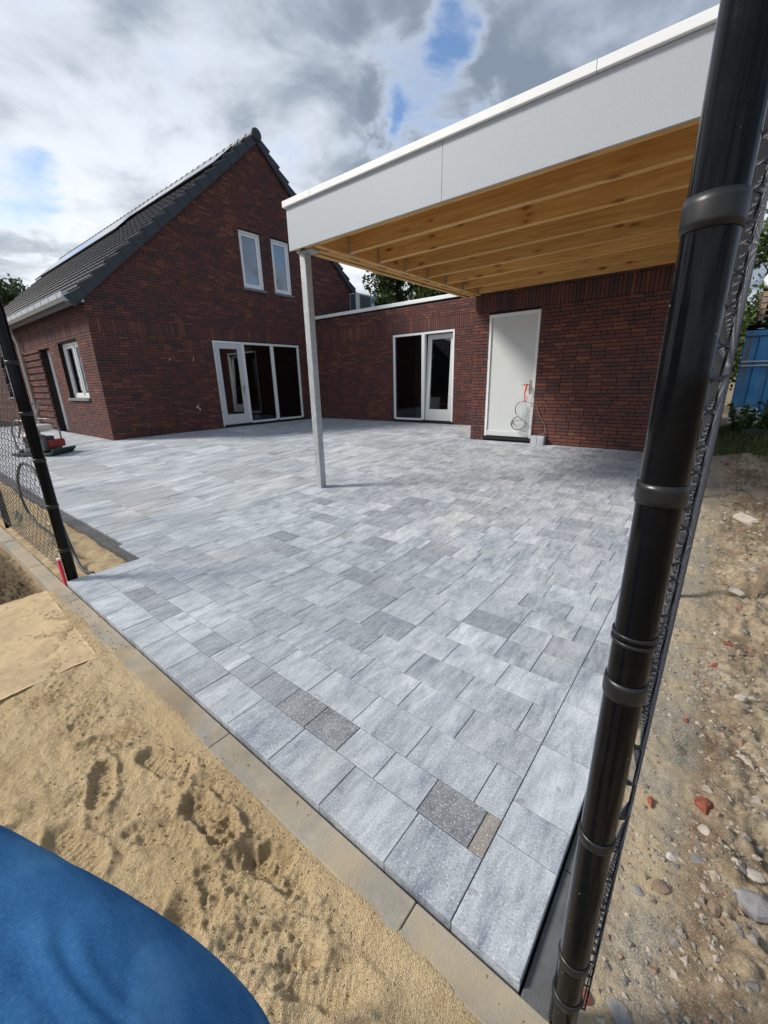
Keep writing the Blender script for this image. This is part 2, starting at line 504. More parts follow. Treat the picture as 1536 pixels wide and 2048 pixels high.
def mat_glass(name, tintc, refl=1.0):
    m, t = new_mat(name)
    fr = t.n('ShaderNodeFresnel', i={'IOR': 1.75})
    tr = t.n('ShaderNodeBsdfTransparent', i={0: tintc})
    gl = t.n('ShaderNodeBsdfGlossy', i={0: (0.95, 0.97, 1.0), 1: 0.012})
    f = t.math('MULTIPLY', fr.outputs[0], refl, clamp=True)
    mx = t.n('ShaderNodeMixShader', i={0: f, 1: tr, 2: gl})
    t.n('ShaderNodeOutputMaterial', i={0: mx})
    return m


M['glass'] = mat_glass('window_glass', (0.42, 0.46, 0.46), 1.15)
M['glass_up'] = mat_glass('coated_upper_glass', (0.30, 0.36, 0.42), 2.4)


def mat_film():
    m, t = new_mat('clear_plastic_film')
    p = pos(t)
    n = t.noise(p, 40, 4, 0.6, 1.0)
    tr = t.n('ShaderNodeBsdfTransparent', i={0: (0.93, 0.94, 0.95)})
    b = t.n('ShaderNodeBump', i={'Height': n, 'Strength': 0.8, 'Distance': 0.01})
    gl = t.n('ShaderNodeBsdfPrincipled', i={'Base Color': (0.75, 0.78, 0.8), 'Roughness': 0.15})
    t.t.links.new(b.outputs[0], gl.inputs['Normal'])
    f = t.mapr(n, 0.4, 0.7, 0.12, 0.5)
    mx = t.n('ShaderNodeMixShader', i={0: f, 1: tr, 2: gl})
    t.n('ShaderNodeOutputMaterial', i={0: mx})
    return m


M['film'] = mat_film()


def mat_solar():
    m, t = new_mat('solar_cell_glass')
    p = pos(t)
    br = t.n('ShaderNodeTexChecker', i={'Vector': p, 'Scale': 6.0})
    c = t.mix(br.outputs[1], (0.010, 0.013, 0.026), (0.014, 0.018, 0.034))
    finish(t, c, 0.06, 0, None, spec=0.8)
    return m


M['solar'] = mat_solar()


def mat_container():
    m, t = new_mat('faded_blue_container_paint')
    p = pos(t)
    n = t.noise(p, 2.2, 6, 0.7, 0.5)
    c = t.ramp(n, [(0.3, (0.03, 0.17, 0.44)), (0.55, (0.055, 0.26, 0.56)), (0.75, (0.11, 0.35, 0.60))])
    st = t.noise(t.vmath('MULTIPLY', p, (3.2, 1, 0.16)), 2.6, 4, 0.6)
    c = t.mix(t.mapr(st, 0.56, 0.68, 0, 0.9), c, (0.20, 0.125, 0.05))
    ch = t.noise(p, 17, 4, 0.65)
    c = t.mix(t.mapr(ch, 0.63, 0.70, 0, 0.6), c, (0.46, 0.50, 0.54))
    finish(t, c, 0.55, 0, n, 0.1, 0.01)
    return m


M['blue_paint'] = mat_container()


def mat_denim():
    m, t = new_mat('blue_denim')
    tcn = t.n('ShaderNodeTexCoord')
    p = pos(t)
    q = t.vmath('ADD', p, (0, 0, 0))
    n = t.noise(t.vmath('MULTIPLY', q, (0.6, 1.0, 1.0)), 10, 7, 0.66); f = t.noise(t.vmath('MULTIPLY', q, (1.0, 0.45, 1.0)), 420, 3, 0.8)
    wv = t.n('ShaderNodeTexWave', wave_type='BANDS', bands_direction='DIAGONAL', i={'Vector': q, 'Scale': 620.0, 'Distortion': 3.0, 'Detail': 2.0, 'Detail Scale': 3.0})
    c = t.ramp(n, [(0.3, (0.026, 0.115, 0.30)), (0.52, (0.048, 0.185, 0.44)), (0.72, (0.11, 0.30, 0.56))])
    c = t.mix(t.mapr(f, 0.45, 0.68, 0, 0.42), c, (0.15, 0.34, 0.58))
    c = t.mix(t.mapr(wv.outputs[1], 0.2, 0.9, 0, 0.16), c, (0.012, 0.055, 0.19))
    finish(t, c, 1.0, 0, t.math('ADD', wv.outputs[1], f), 0.5, 0.0015, 0.03)
    return m


M['denim'] = mat_denim()


def mat_leaf(name, a, b, c2):
    m, t = new_mat(name)
    k = tint(t)
    col = t.ramp(k, [(0.0, a), (0.55, b), (1.0, c2)])
    p = t.n('ShaderNodeBsdfPrincipled', i={'Base Color': col, 'Roughness': 0.5})
    tl = t.n('ShaderNodeBsdfTranslucent', i={0: col})
    mx = t.n('ShaderNodeMixShader', i={0: 0.3, 1: p, 2: tl})
    t.n('ShaderNodeOutputMaterial', i={0: mx})
    return m


M['leaf'] = mat_leaf('broad_leaf', (0.020, 0.036, 0.012), (0.042, 0.072, 0.020), (0.085, 0.125, 0.034))
M['leaf_hedge'] = mat_leaf('hedge_leaf', (0.025, 0.05, 0.012), (0.06, 0.10, 0.022), (0.13, 0.18, 0.045))
M['weed'] = mat_leaf('weed_leaf', (0.035, 0.065, 0.014), (0.075, 0.12, 0.03), (0.15, 0.20, 0.06))
M['grass'] = mat_leaf('grass_blade', (0.04, 0.06, 0.015), (0.09, 0.12, 0.03), (0.20, 0.19, 0.07))


def mat_attr_stone():
    m, t = new_mat('mixed_gravel')
    k = tint(t); p = pos(t)
    c = t.ramp(k, [(0.0, (0.17, 0.16, 0.16)), (0.3, (0.33, 0.30, 0.26)), (0.6, (0.46, 0.41, 0.34)), (0.85, (0.27, 0.19, 0.13)), (0.965, (0.30, 0.20, 0.15)), (0.98, (0.27, 0.085, 0.055)), (1.0, (0.62, 0.6, 0.56))])
    c = t.scale(c, t.mapr(t.noise(p, 90, 3), 0.3, 0.7, 0.75, 1.15))
    finish(t, c, 0.92, 0, t.noise(p, 120, 3), 0.4, 0.003, 0.2)
    return m


M['gravel'] = mat_attr_stone()


def mat_board():
    m, t = new_mat('sand_dusted_board')
    p = pos(t)
    n = t.noise(p, 2.3, 6, 0.7, 0.6); f = t.noise(p, 240, 2, 0.7)
    g = t.noise(t.vmath('MULTIPLY', p, (1, 1, 1)), 28, 4, 0.7, 0.4)
    c = t.mix(t.mapr(n, 0.50, 0.66, 0, 0.6), (0.55, 0.41, 0.235), (0.27, 0.185, 0.13))
    c = t.mix(t.mapr(f, 0.4, 0.68, 0, 0.5), c, (0.68, 0.565, 0.40))
    c = t.mix(t.mapr(g, 0.56, 0.68, 0, 0.6), c, (0.25, 0.18, 0.11))
    finish(t, c, 0.9, 0, t.math('ADD', f, g), 0.6, 0.006, 0.2)
    return m


M['board'] = mat_board()


# ------------------------------------------------------------------ mesh building
class MB:
    def __init__(s):
        s.v = []; s.f = []; s.t = []; s.sm = []

    def add(s, verts, faces, tint=0.0, smooth=False):
        o = len(s.v)
        s.v.extend([tuple(map(float, p)) for p in verts])
        s.f.extend([tuple(i + o for i in f) for f in faces])
        s.t.extend([tint] * len(faces)); s.sm.extend([smooth] * len(faces))

    def box(s, a, b, tint=0.0):
        x0, x1 = sorted((a[0], b[0])); y0, y1 = sorted((a[1], b[1])); z0, z1 = sorted((a[2], b[2]))
        s.add([(x0, y0, z0), (x1, y0, z0), (x1, y1, z0), (x0, y1, z0), (x0, y0, z1), (x1, y0, z1), (x1, y1, z1), (x0, y1, z1)],
              [(0, 3, 2, 1), (4, 5, 6, 7), (0, 1, 5, 4), (1, 2, 6, 5), (2, 3, 7, 6), (3, 0, 4, 7)], tint)
        return s

    def obox(s, c, ax, ay, az, tint=0.0):
        """box from a centre and three half axes"""
        c = np.array(c, float); ax, ay, az = [np.array(q, float) for q in (ax, ay, az)]
        vs = [c + i * ax + j * ay + k * az for k in (-1, 1) for (i, j) in ((-1, -1), (1, -1), (1, 1), (-1, 1))]
        s.add(vs, [(0, 3, 2, 1), (4, 5, 6, 7), (0, 1, 5, 4), (1, 2, 6, 5), (2, 3, 7, 6), (3, 0, 4, 7)], tint)
        return s

    def tube(s, path, r, n=8, caps=True, smooth=True, tint=0.0):
        P = [np.array(p, float) for p in path]
        R = r if isinstance(r, (list, tuple, np.ndarray)) else [r] * len(P)
        t0 = P[1] - P[0]; t0 /= np.linalg.norm(t0)
        a = np.array([0, 0, 1.0]) if abs(t0[2]) < 0.9 else np.array([1.0, 0, 0])
        u = np.cross(t0, a); u /= np.linalg.norm(u)
        vs = []
        for i, p in enumerate(P):
            t = (P[min(i + 1, len(P) - 1)] - P[max(i - 1, 0)])
            t = t / (np.linalg.norm(t) + 1e-12)
            u = u - t * (u @ t); u /= np.linalg.norm(u) + 1e-12
            w_ = np.cross(t, u)
            for k in range(n):
                a_ = 2 * math.pi * k / n
                vs.append(p + R[i] * (math.cos(a_) * u + math.sin(a_) * w_))
        fs = [(i * n + k, i * n + (k + 1) % n, (i + 1) * n + (k + 1) % n, (i + 1) * n + k) for i in range(len(P) - 1) for k in range(n)]
        s.add(vs, fs, tint, smooth)
        if caps:
            s.add(vs[:n], [tuple(range(n))[::-1]], tint); s.add(vs[-n:], [tuple(range(n))], tint)
        return s

    def lathe(s, prof, c=(0, 0, 0), n=20, axis=2, tint=0.0, smooth=True):
        vs = []
        for (r, h) in prof:
            for k in range(n):
                a_ = 2 * math.pi * k / n
                q = [r * math.cos(a_), r * math.sin(a_), h]
                if axis == 0: q = [q[2], q[0], q[1]]
                if axis == 1: q = [q[0], q[2], q[1]]
                vs.append((c[0] + q[0], c[1] + q[1], c[2] + q[2]))
        fs = [(i * n + k, i * n + (k + 1) % n, (i + 1) * n + (k + 1) % n, (i + 1) * n + k) for i in range(len(prof) - 1) for k in range(n)]
        s.add(vs, fs, tint, smooth)
        return s

    def build(s, name, mat, parent=None, bevel=0.0, kind=None, smooth=None):
        me = bpy.data.meshes.new(name)
        me.from_pydata(s.v, [], s.f)
        at = me.attributes.new('tint', 'FLOAT', 'FACE')
        at.data.foreach_set('value', np.array(s.t, np.float32))
        me.polygons.foreach_set('use_smooth', np.array(s.sm if smooth is None else [smooth] * len(s.f), bool))
        me.materials.append(mat)
        me.update()
        return link(name, me, parent, bevel, kind)


def link(name, me, parent=None, bevel=0.0, kind=None):
    o = bpy.data.objects.new(name, me)
    COL.objects.link(o)
    if parent is not None:
        o.parent = parent
        o.matrix_parent_inverse = pinv(parent)
    if bevel:
        b = o.modifiers.new('bevel', 'BEVEL'); b.width = bevel; b.segments = 2; b.limit_method = 'ANGLE'
    if kind:
        o['kind'] = kind
    return o


def pinv(p):
    m = Matrix.Translation(p.location)
    q = p
    if q.parent:
        return Matrix.Translation(-p.location)
    return m.inverted()


def tag(o, label, cat, group=None):
    o['label'] = label; o['category'] = cat
    if group: o['group'] = group
    return o


def thing(name, loc, label, cat, group=None):
    o = bpy.data.objects.new(name, None)
    o.empty_display_size = 0.1
    COL.objects.link(o)
    o.location = loc
    return tag(o, label, cat, group)


def raw_mesh(name, v, f, mat, smooth=False, tints=None):
    me = bpy.data.meshes.new(name)
    me.from_pydata([tuple(p) for p in v], [], [tuple(q) for q in f])
    if tints is not None:
        at = me.attributes.new('tint', 'FLOAT', 'FACE'); at.data.foreach_set('value', np.array(tints, np.float32))
    if smooth:
        me.polygons.foreach_set('use_smooth', np.ones(len(f), bool))
    me.materials.append(mat)
    me.update()
    return me


def structure(name, me):
    return link(name, me, None, 0, 'structure')


def grid_mesh(name, xs, ys, zf, mat):
    X, Y = np.meshgrid(xs, ys, indexing='xy')
    Z = zf(X, Y)
    nx, ny = len(xs), len(ys)
    me = bpy.data.meshes.new(name)
    co = np.stack([X, Y, Z], -1).reshape(-1, 3).astype(np.float32)
    i = np.arange((ny - 1) * nx).reshape(ny - 1, nx)[:, :-1].ravel()
    q = np.stack([i, i + 1, i + nx + 1, i + nx], -1).astype(np.int32)
    me.vertices.add(len(co)); me.vertices.foreach_set('co', co.ravel())
    me.loops.add(q.size); me.loops.foreach_set('vertex_index', q.ravel())
    me.polygons.add(len(q)); me.polygons.foreach_set('loop_start', np.arange(0, q.size, 4, dtype=np.int32))
    me.polygons.foreach_set('loop_total', np.full(len(q), 4, np.int32))
    me.polygons.foreach_set('use_smooth', np.ones(len(q), bool))
    me.update(calc_edges=True); me.validate()
    me.materials.append(mat)
    return me


def smooth_path(p, k=6):
    p = [np.array(q, float) for q in p]
    out = []
    for i in range(len(p) - 1):
        a, b, c, d = p[max(i - 1, 0)], p[i], p[i + 1], p[min(i + 2, len(p) - 1)]
        for j in range(k):
            t = j / k
            out.append(0.5 * ((2 * b) + (c - a) * t + (2 * a - 5 * b + 4 * c - d) * t * t + (3 * b - a - 3 * c + d) * t ** 3))
    out.append(p[-1])
    return out



# ------------------------------------------------------------------ ground
def far_z(X, Y):
    z = -0.42 + 0.30 * sstep(5, 12, Y) + 0.12 * fbm(X * 0.2, Y * 0.2, 3)
    under = sstep(-3.0, -1.0, Y) * (1 - sstep(12, 15, Y)) * sstep(-26, -22, X) * (1 - sstep(4, 8, X))
    return z - 0.25 * under


gx = np.unique(np.concatenate([np.linspace(-400, -40, 19), np.linspace(-40, 30, 71), np.linspace(30, 400, 19)]))
structure('ground', grid_mesh('ground', gx, gx + 5, far_z, M['ground']))

# front sand: foot prints, ruts and crumbs
prints = []
for k in range(34):
    prints.append((random.uniform(-3.0, 0.2), random.uniform(-0.9, 0.46), random.uniform(-0.5, 0.9), random.uniform(0.105, 0.145), random.uniform(0.045, 0.055), random.uniform(0.7, 1.15)))
for (u, v, an, dep) in ((330, 1530, 0.35, 1.2), (420, 1640, 0.1, 1.4), (560, 1740, 0.25, 1.1), (540, 1890, 0.6, 1.0), (640, 1960, 0.5, 0.9), (150, 1700, 0.2, 1.0)):
    d = ray(u, v); t_ = (-0.30 - 1.18) / d[2]; q = CAM + d * t_
    prints.append((q[0], q[1], an, 0.14, 0.055, dep))


def front_sand(X, Y):
    z = -0.302 + 0.018 * fbm(X * 2.2, Y * 2.2, 3) + 0.010 * fbm(X * 7, Y * 9, 3)
    for (cx, cy, an, a, b, dp) in prints:
        c, s = math.cos(an), math.sin(an)
        lx = (X - cx) * c + (Y - cy) * s; ly = -(X - cx) * s + (Y - cy) * c
        waist = 1 - 0.22 * np.exp(-((lx + 0.015) / 0.04) ** 2)
        r = np.sqrt((lx / a) ** 2 + (ly / (b * waist)) ** 2) + 0.22 * fbm(X * 22, Y * 22, 3)
        z = z - dp * 0.017 * (1 - sstep(0.72, 1.08, r)) + dp * 0.013 * np.exp(-((r - 1.2) / 0.2) ** 2)
        z = z + dp * 0.0022 * (r < 0.85) * np.sin(lx * 300)
    # swept ridges across the left part
    z = z + 0.007 * (np.abs(fbm(X * 9 + Y * 5, Y * 16 - X * 6, 3)) * 2 - 0.5) * sstep(0.1, -1.2, X)
    cr = fbm(X * 45, Y * 45, 3)
    rough = 0.5 + 1.3 * sstep(-0.1, 0.35, fbm(X * 3.1 + 8, Y * 3.1, 3))
    z = z + rough * (0.0062 * cr + 0.0062 * np.maximum(fbm(X * 75 + 7, Y * 75, 2), 0) * 1.3) + 0.007 * np.abs(fbm(X * 11, Y * 14 + 5, 3))
    # shallow towards the kerb, thin tongues lie over it
    k = sstep(0.46, 0.57, Y)
    z = z * (1 - k) + k * (-0.290 + 0.012 * fbm(X * 3.5 + 3, Y * 7, 3) + 0.002 * cr - 0.022 * sstep(0.565, 0.63, Y))
    # lower dark soil on the left, beside the bare kerb
    lw = sstep(-3.75, -3.98, X)
    z = z - lw * (0.085 + 0.035 * fbm(X * 14, Y * 14, 4)) + lw * 0.012 * cr
    edge = sstep(-0.9, -1.3, Y) + sstep(-9.1, -9.5, X) + sstep(0.15, 0.33, X)
    return z - 0.2 * np.clip(edge, 0, 1)


xs = np.concatenate([np.arange(-9.6, -5.2, 0.06), np.arange(-5.2, -3.9, 0.02), np.arange(-3.9, 0.05, 0.005), np.arange(0.05, 0.36, 0.02)])
ys = np.concatenate([np.arange(-1.3, -0.5, 0.02), np.arange(-0.5, 0.637, 0.005)])
structure('sand', grid_mesh('sand', xs, ys, front_sand, M['sand']))


def strip_sand(X, Y):
    z = -0.315 + 0.5 * (zg(X, Y) + 0.264) + 0.036 * fbm(X * 2.6, Y * 4, 3) + 0.022 * fbm(X * 8, Y * 9, 3) + 0.010 * fbm(X * 24, Y * 24, 3)
    return z


structure('sand', grid_mesh('sand', np.concatenate([np.arange(-20, -8, 0.12), np.arange(-8, -3.79, 0.016)]), np.arange(0.655, 1.175, 0.016), strip_sand, M['sand']))
# sand field beyond the fence, left
structure('sand', grid_mesh('sand', np.arange(-45, -8.9, 0.25), np.concatenate([np.arange(-16, -1, 0.4), np.arange(-1, 0.62, 0.1)]),
                            lambda X, Y: -0.37 + 0.06 * fbm(X * 0.7, Y * 0.7, 4) + 0.25 * sstep(-14, -25, X), M['sand']))


def dirt_z(X, Y):
    z = zg(np.zeros_like(X), Y) - 0.055 + 0.02 * fbm(X * 3, Y * 3, 3)
    lump = sstep(0.12, 0.30, X)
    z = z + lump * (0.065 * fbm(X * 5 + 2, Y * 5, 4) + 0.050 * np.abs(fbm(X * 13, Y * 13, 3)) + 0.018 * fbm(X * 36, Y * 36, 3))
    z = z + 0.0075 * fbm(X * 50, Y * 50, 2) + 0.004 * np.maximum(fbm(X * 100, Y * 100, 2), 0)
    z = z + 0.12 * np.exp(-((X - 0.25) / 0.4) ** 2 - ((Y - 7.5) / 0.9) ** 2) + 0.05 * sstep(0.5, 1.6, X)
    return z


ysd = [0.0]
while ysd[-1] < 13.2:
    ysd.append(ysd[-1] + 0.008 * max(1.0, ysd[-1] * 0.9))
structure('soil', grid_mesh('soil', np.concatenate([np.arange(-0.062, 0.8, 0.0095), np.arange(0.8, 7, 0.1)]), np.array(ysd), dirt_z, M['dirt']))


# ------------------------------------------------------------------ paving
def slab(x0, x1, y0, y1, th=0.06, gap=0.0016, ch=0.0016, dz=0.0):
    x0 += gap; x1 -= gap; y0 += gap; y1 -= gap
    xi0, xi1, yi0, yi1 = x0 + ch, x1 - ch, y0 + ch, y1 - ch
    def zc(x, y): return float(zg(x, y)) + dz
    v = [(xi0, yi0, zc(xi0, yi0)), (xi1, yi0, zc(xi1, yi0)), (xi1, yi1, zc(xi1, yi1)), (xi0, yi1, zc(xi0, yi1))]
    v += [(x0, y0, zc(x0, y0) - ch), (x1, y0, zc(x1, y0) - ch), (x1, y1, zc(x1, y1) - ch), (x0, y1, zc(x0, y1) - ch)]
    v += [(x0, y0, zc(x0, y0) - th), (x1, y0, zc(x1, y0) - th), (x1, y1, zc(x1, y1) - th), (x0, y1, zc(x0, y1) - th)]
    f = [(0, 1, 2, 3)]
    for i in range(4):
        j = (i + 1) % 4
        f += [(4 + i, 4 + j, j, i), (8 + i, 8 + j, 4 + j, 4 + i)]
    return v, f


def lay(name_bed, name_piece, slabs, bed_polys, matn, limit=295):
    """one bed, the largest pieces in view as parts, the others joined"""
    b = MB()
    for (x0, x1, y0, y1) in bed_polys:
        nx = max(1, int((x1 - x0) / 0.6)); ny = max(1, int((y1 - y0) / 0.5))
        X = np.linspace(x0, x1, nx + 1); Y = np.linspace(y0, y1, ny + 1)
        for i in range(nx):
            for j in range(ny):
                q = [(X[i], Y[j]), (X[i + 1], Y[j]), (X[i + 1], Y[j + 1]), (X[i], Y[j + 1])]
                b.add([(x, y, float(zg(x, y)) - 0.0105) for x, y in q], [(0, 1, 2, 3)])
    bed = b.build(name_bed, M['joint'], None, kind='structure')
    scored = []
    for s in slabs:
        c = np.array([(s[0] + s[1]) / 2, (s[2] + s[3]) / 2, 0.0]); c[2] = float(zg(c[0], c[1]))
        u, v, d = project(c)
        vis = d > 0.05 and -150 < u < 1690 and -50 < v < 2150
        scored.append(((s[1] - s[0]) * (s[3] - s[2]) / max(d, 0.1) ** 3 if vis else 0, s))
    scored.sort(key=lambda q: -q[0])
    rest = MB()
    for i, (sc_, s) in enumerate(scored):
        mt = M[s[4]] if len(s) > 4 and s[4] else M[matn]
        dz = random.uniform(-0.0009, 0.0009)
        v, f = slab(*s[:4], dz=dz)
        if i < limit or mt is not M[matn]:
            cx, cy = (s[0] + s[1]) / 2, (s[2] + s[3]) / 2; cz = float(zg(cx, cy))
            me = raw_mesh(name_piece, [(p[0] - cx, p[1] - cy, p[2] - cz) for p in v], f, mt)
            o = link(name_piece, me, bed); o.location = (cx, cy, cz)
        else:
            rest.add(v, f, random.random())
    if rest.v:
        rest.build(name_piece + 's_beyond', M[matn], bed, kind='stuff')
    return bed


XR, YF, XL, XB = -0.148, 0.674, -3.80, -4.30
XI = XR - 0.199
sl_ = []


def row(y0, y1, cuts, mats=None):
    for i in range(len(cuts) - 1):
        a, b = cuts[i + 1], cuts[i]
        if b - a > 0.02:
            sl_.append((a, b, y0, y1, (mats or {}).get(i)))


def steps(x0, first, step, xe):
    c = [x0, x0 - first]
    while c[-1] - step > xe + 0.06:
        c.append(c[-1] - step)
    c.append(xe)
    return c


row(YF, YF + 0.2, steps(XI, 0.241, 0.3, XL + 0.2))
row(YF + 0.2, YF + 0.35, steps(XI, 0.053, 0.2, XL + 0.2), {0: 'paver_brown', 1: 'paver_dark', 4: 'paver_dark', 5: 'paver_dark', 6: 'paver_mid', 7: 'paver_mid', 9: 'paver_mid', 12: 'paver_mid', 13: 'paver_mid', 14: 'paver_mid'})
y = YF + 0.35
r_ = 0
while y < 7.74:
    y1 = min(y + 0.2, 7.75)
    left = XL + 0.2 if y < 1.2 else XB
    if r_ % 2 == 0:
        c = steps(XI, 0.107, 0.3, left)
    else:
        c = steps(XI, 0.3, 0.3, left)
    if r_ >= 4:
        # mixed formats further up the drive
        c = [XI, XI - random.choice([0.1, 0.2, 0.3, 0.15])]
        while c[-1] - 0.3 > left + 0.06:
            c.append(c[-1] - random.choice([0.3, 0.3, 0.3, 0.2]))
        c.append(left)
    row(y, y1, c)
    y = y1; r_ += 1
# border columns, stones lengthwise
yb = YF
for h in [0.3, 0.145, 0.3, 0.3, 0.3]:
    sl_.append((XI, XR, yb, yb + h, None)); yb += h
while yb < 7.7:
    h = random.choice([0.3, 0.3, 0.2]); sl_.append((XI, XR, yb, min(yb + h, 7.75), None)); yb += h
yb = YF
for h in (0.19, 0.205, 0.205):
    sl_.append((XL, XL + 0.2, yb, min(yb + h, 1.273), None)); yb += h
lay('driveway', 'paving_stone', sl_, [(XL + 0.012, XR - 0.012, YF + 0.012, 1.273), (XB, XR - 0.012, 1.273, 7.77)], 'paver')

tl = []
ycuts = [1.273, 1.79]
while ycuts[-1] < 10.1:
    ycuts.append(ycuts[-1] + 0.715)
xc = [XB]
while xc[-1] > -18.5:
    xc.append(xc[-1] - 0.665)
for j in range(len(ycuts) - 1):
    y0, y1 = ycuts[j], min(ycuts[j + 1], 10.158)
    for i in range(len(xc) - 1):
        x0, x1 = xc[i + 1], xc[i]
        if y0 >= 3.57 and x1 <= -11.12: continue
        y1_ = y1
        if y1 > 3.575 and x0 < -11.13:
            if y0 < 3.55: tl.append((x0, min(x1, -11.128), y0, 3.573, None))
            if x1 <= -11.12: continue
            x0 = -11.128
        if x1 - x0 > 0.03 and y1_ - y0 > 0.03: tl.append((x0, x1, y0, y1_, None))
lay('terrace', 'terrace_tile', tl, [(-18.6, XB, 1.285, 3.575), (-11.13, XB, 3.575, 10.165), (XB, -3.98, 7.75, 10.165)], 'terrace_tile', 298)
ex = MB()
yy = 7.75
while yy < 10.15:
    for (a, b) in ((-4.3, -3.99),):
        v, f = slab(a, b, yy, min(yy + 0.3, 10.158)); ex.add(v, f, random.random())
    yy += 0.3
ex.build('terrace_strip', M['terrace_tile'], None, kind='structure')

# kerbs: a concrete band before the paving, stones one metre long
kb = MB().box((-20, 0.575, -0.6), (-0.09, 0.655, -0.325)).build('kerb', M['dark_concrete'], None, kind='structure')
xk = -0.015
edges = [xk, -0.455]
while edges[-1] > -12:
    edges.append(edges[-1] - 1.0)
for i in range(len(edges) - 1):
    a, b = edges[i + 1] + 0.0015, edges[i] - 0.0015
    m_ = MB()
    dz = random.uniform(-0.002, 0.002) + (0.05 * 0 if a > -4 else 0.0)
    m_.box((a, 0.563, -0.52), (b, 0.664, -0.287 + dz))
    o = m_.build('kerb_stone', M['concrete'], kb, bevel=0.004)
kr = MB().box((-0.135, 0.74, -0.6), (-0.075, 12.0, -0.36)).build('kerb', M['dark_concrete'], None, kind='structure')
yk = 0.662
while yk < 9:
    y2 = yk + (0.36 if yk < 0.7 else 1.0)
    m_ = MB()
    a = [(x, yv, float(zg(-1, yv)) - 0.026) for yv in (yk + 0.0015, y2 - 0.0015) for x in (-0.142, -0.066)]
    vs = [a[0], a[1], a[3], a[2]]
    lo = [(p[0], p[1], p[2] - 0.2) for p in vs]
    m_.add(lo + vs, [(0, 3, 2, 1), (4, 5, 6, 7), (0, 1, 5, 4), (1, 2, 6, 5), (2, 3, 7, 6), (3, 0, 4, 7)])
    m_.build('kerb_stone', M['dark_concrete'], kr, bevel=0.004)
    yk = y2
# dark edging along the terrace
ed = MB()
xx = -3.83
eb = MB().box((-19, 1.19, -0.7), (-3.84, 1.255, -0.36)).build('terrace_edging', M['rubber'], None, kind='structure')
while xx > -18.5:
    x2 = xx - 1.0
    m_ = MB()
    vs = [(x, yv, float(zg(x, 1.2)) - 0.012) for (x, yv) in ((x2 + 0.002, 1.165), (xx - 0.002, 1.165), (xx - 0.002, 1.266), (x2 + 0.002, 1.266))]
    lo = [(p[0], p[1], p[2] - 0.22) for p in vs]
    m_.add(lo + vs, [(0, 3, 2, 1), (4, 5, 6, 7), (0, 1, 5, 4), (1, 2, 6, 5), (2, 3, 7, 6), (3, 0, 4, 7)])
    m_.build('edging_stone', M['dark_concrete'], eb, bevel=0.004)
    xx = x2

# ------------------------------------------------------------------ brick walls
XG, YA, YB, YK, XP = -11.132, 3.577, 10.161, 7.760, -3.988
ZE, YAP, ZAP = 3.075, 8.501, 7.451
YE2 = 2 * YAP - YA


class Wall:
    """a flat wall: O origin, S direction along it, N outward normal"""
    def __init__(s, O, S, N):
        s.O, s.S, s.N = [np.array(q, float) for q in (O, S, N)]

    def w(s, a, n, z):
        return s.O + s.S * a + s.N * n + np.array([0, 0, z])

    def wbox(s, mb, a0, a1, n0, n1, z0, z1, tint=0.0):
        c = s.w((a0 + a1) / 2, (n0 + n1) / 2, (z0 + z1) / 2)
        mb.obox(c, s.S * (a1 - a0) / 2, -s.N * (n1 - n0) / 2, np.array([0, 0, (z1 - z0) / 2]), tint)
        return mb


def wall_sheet(wl, s0, s1, top, opens, brk, depth=0.24, rec=0.012):
    """mortar face with openings, set back behind the brick faces, plus reveals"""
    mb = MB()
    cuts = sorted(set([s0, s1] + [c for o in opens for c in o[:2]] + list(brk)))
    cuts = [c for c in cuts if s0 <= c <= s1]
    for a, b in zip(cuts[:-1], cuts[1:]):
        ops = sorted([(o[2], o[3]) for o in opens if o[0] <= a + 1e-6 and o[1] >= b - 1e-6])
        zs = [-0.4]
        for (z0, z1) in ops: zs += [z0, z1]
        segs = [(zs[i], zs[i + 1]) for i in range(0, len(zs) - 1, 2)] + [(zs[-1], None)]
        for z0, z1 in segs:
            ta, tb = (top(a), top(b)) if z1 is None else (z1, z1)
            if min(ta, tb) - z0 < 1e-4 and max(ta, tb) - z0 < 1e-4: continue
            mb.add([wl.w(a, -rec, z0), wl.w(b, -rec, z0), wl.w(b, -rec, tb), wl.w(a, -rec, ta)], [(0, 1, 2, 3)])
            mb.add([wl.w(a, -depth, z0), wl.w(b, -depth, z0), wl.w(b, -depth, tb), wl.w(a, -depth, ta)], [(3, 2, 1, 0)])
    for (a, b, z0, z1) in [o[:4] for o in opens]:
        for (p, q) in (((a, z0), (a, z1)), ((a, z1), (b, z1)), ((b, z1), (b, z0)), ((b, z0), (a, z0))):
            mb.add([wl.w(p[0], -rec, p[1]), wl.w(q[0], -rec, q[1]), wl.w(q[0], -depth, q[1]), wl.w(p[0], -depth, p[1])], [(0, 1, 2, 3)])
    return mb


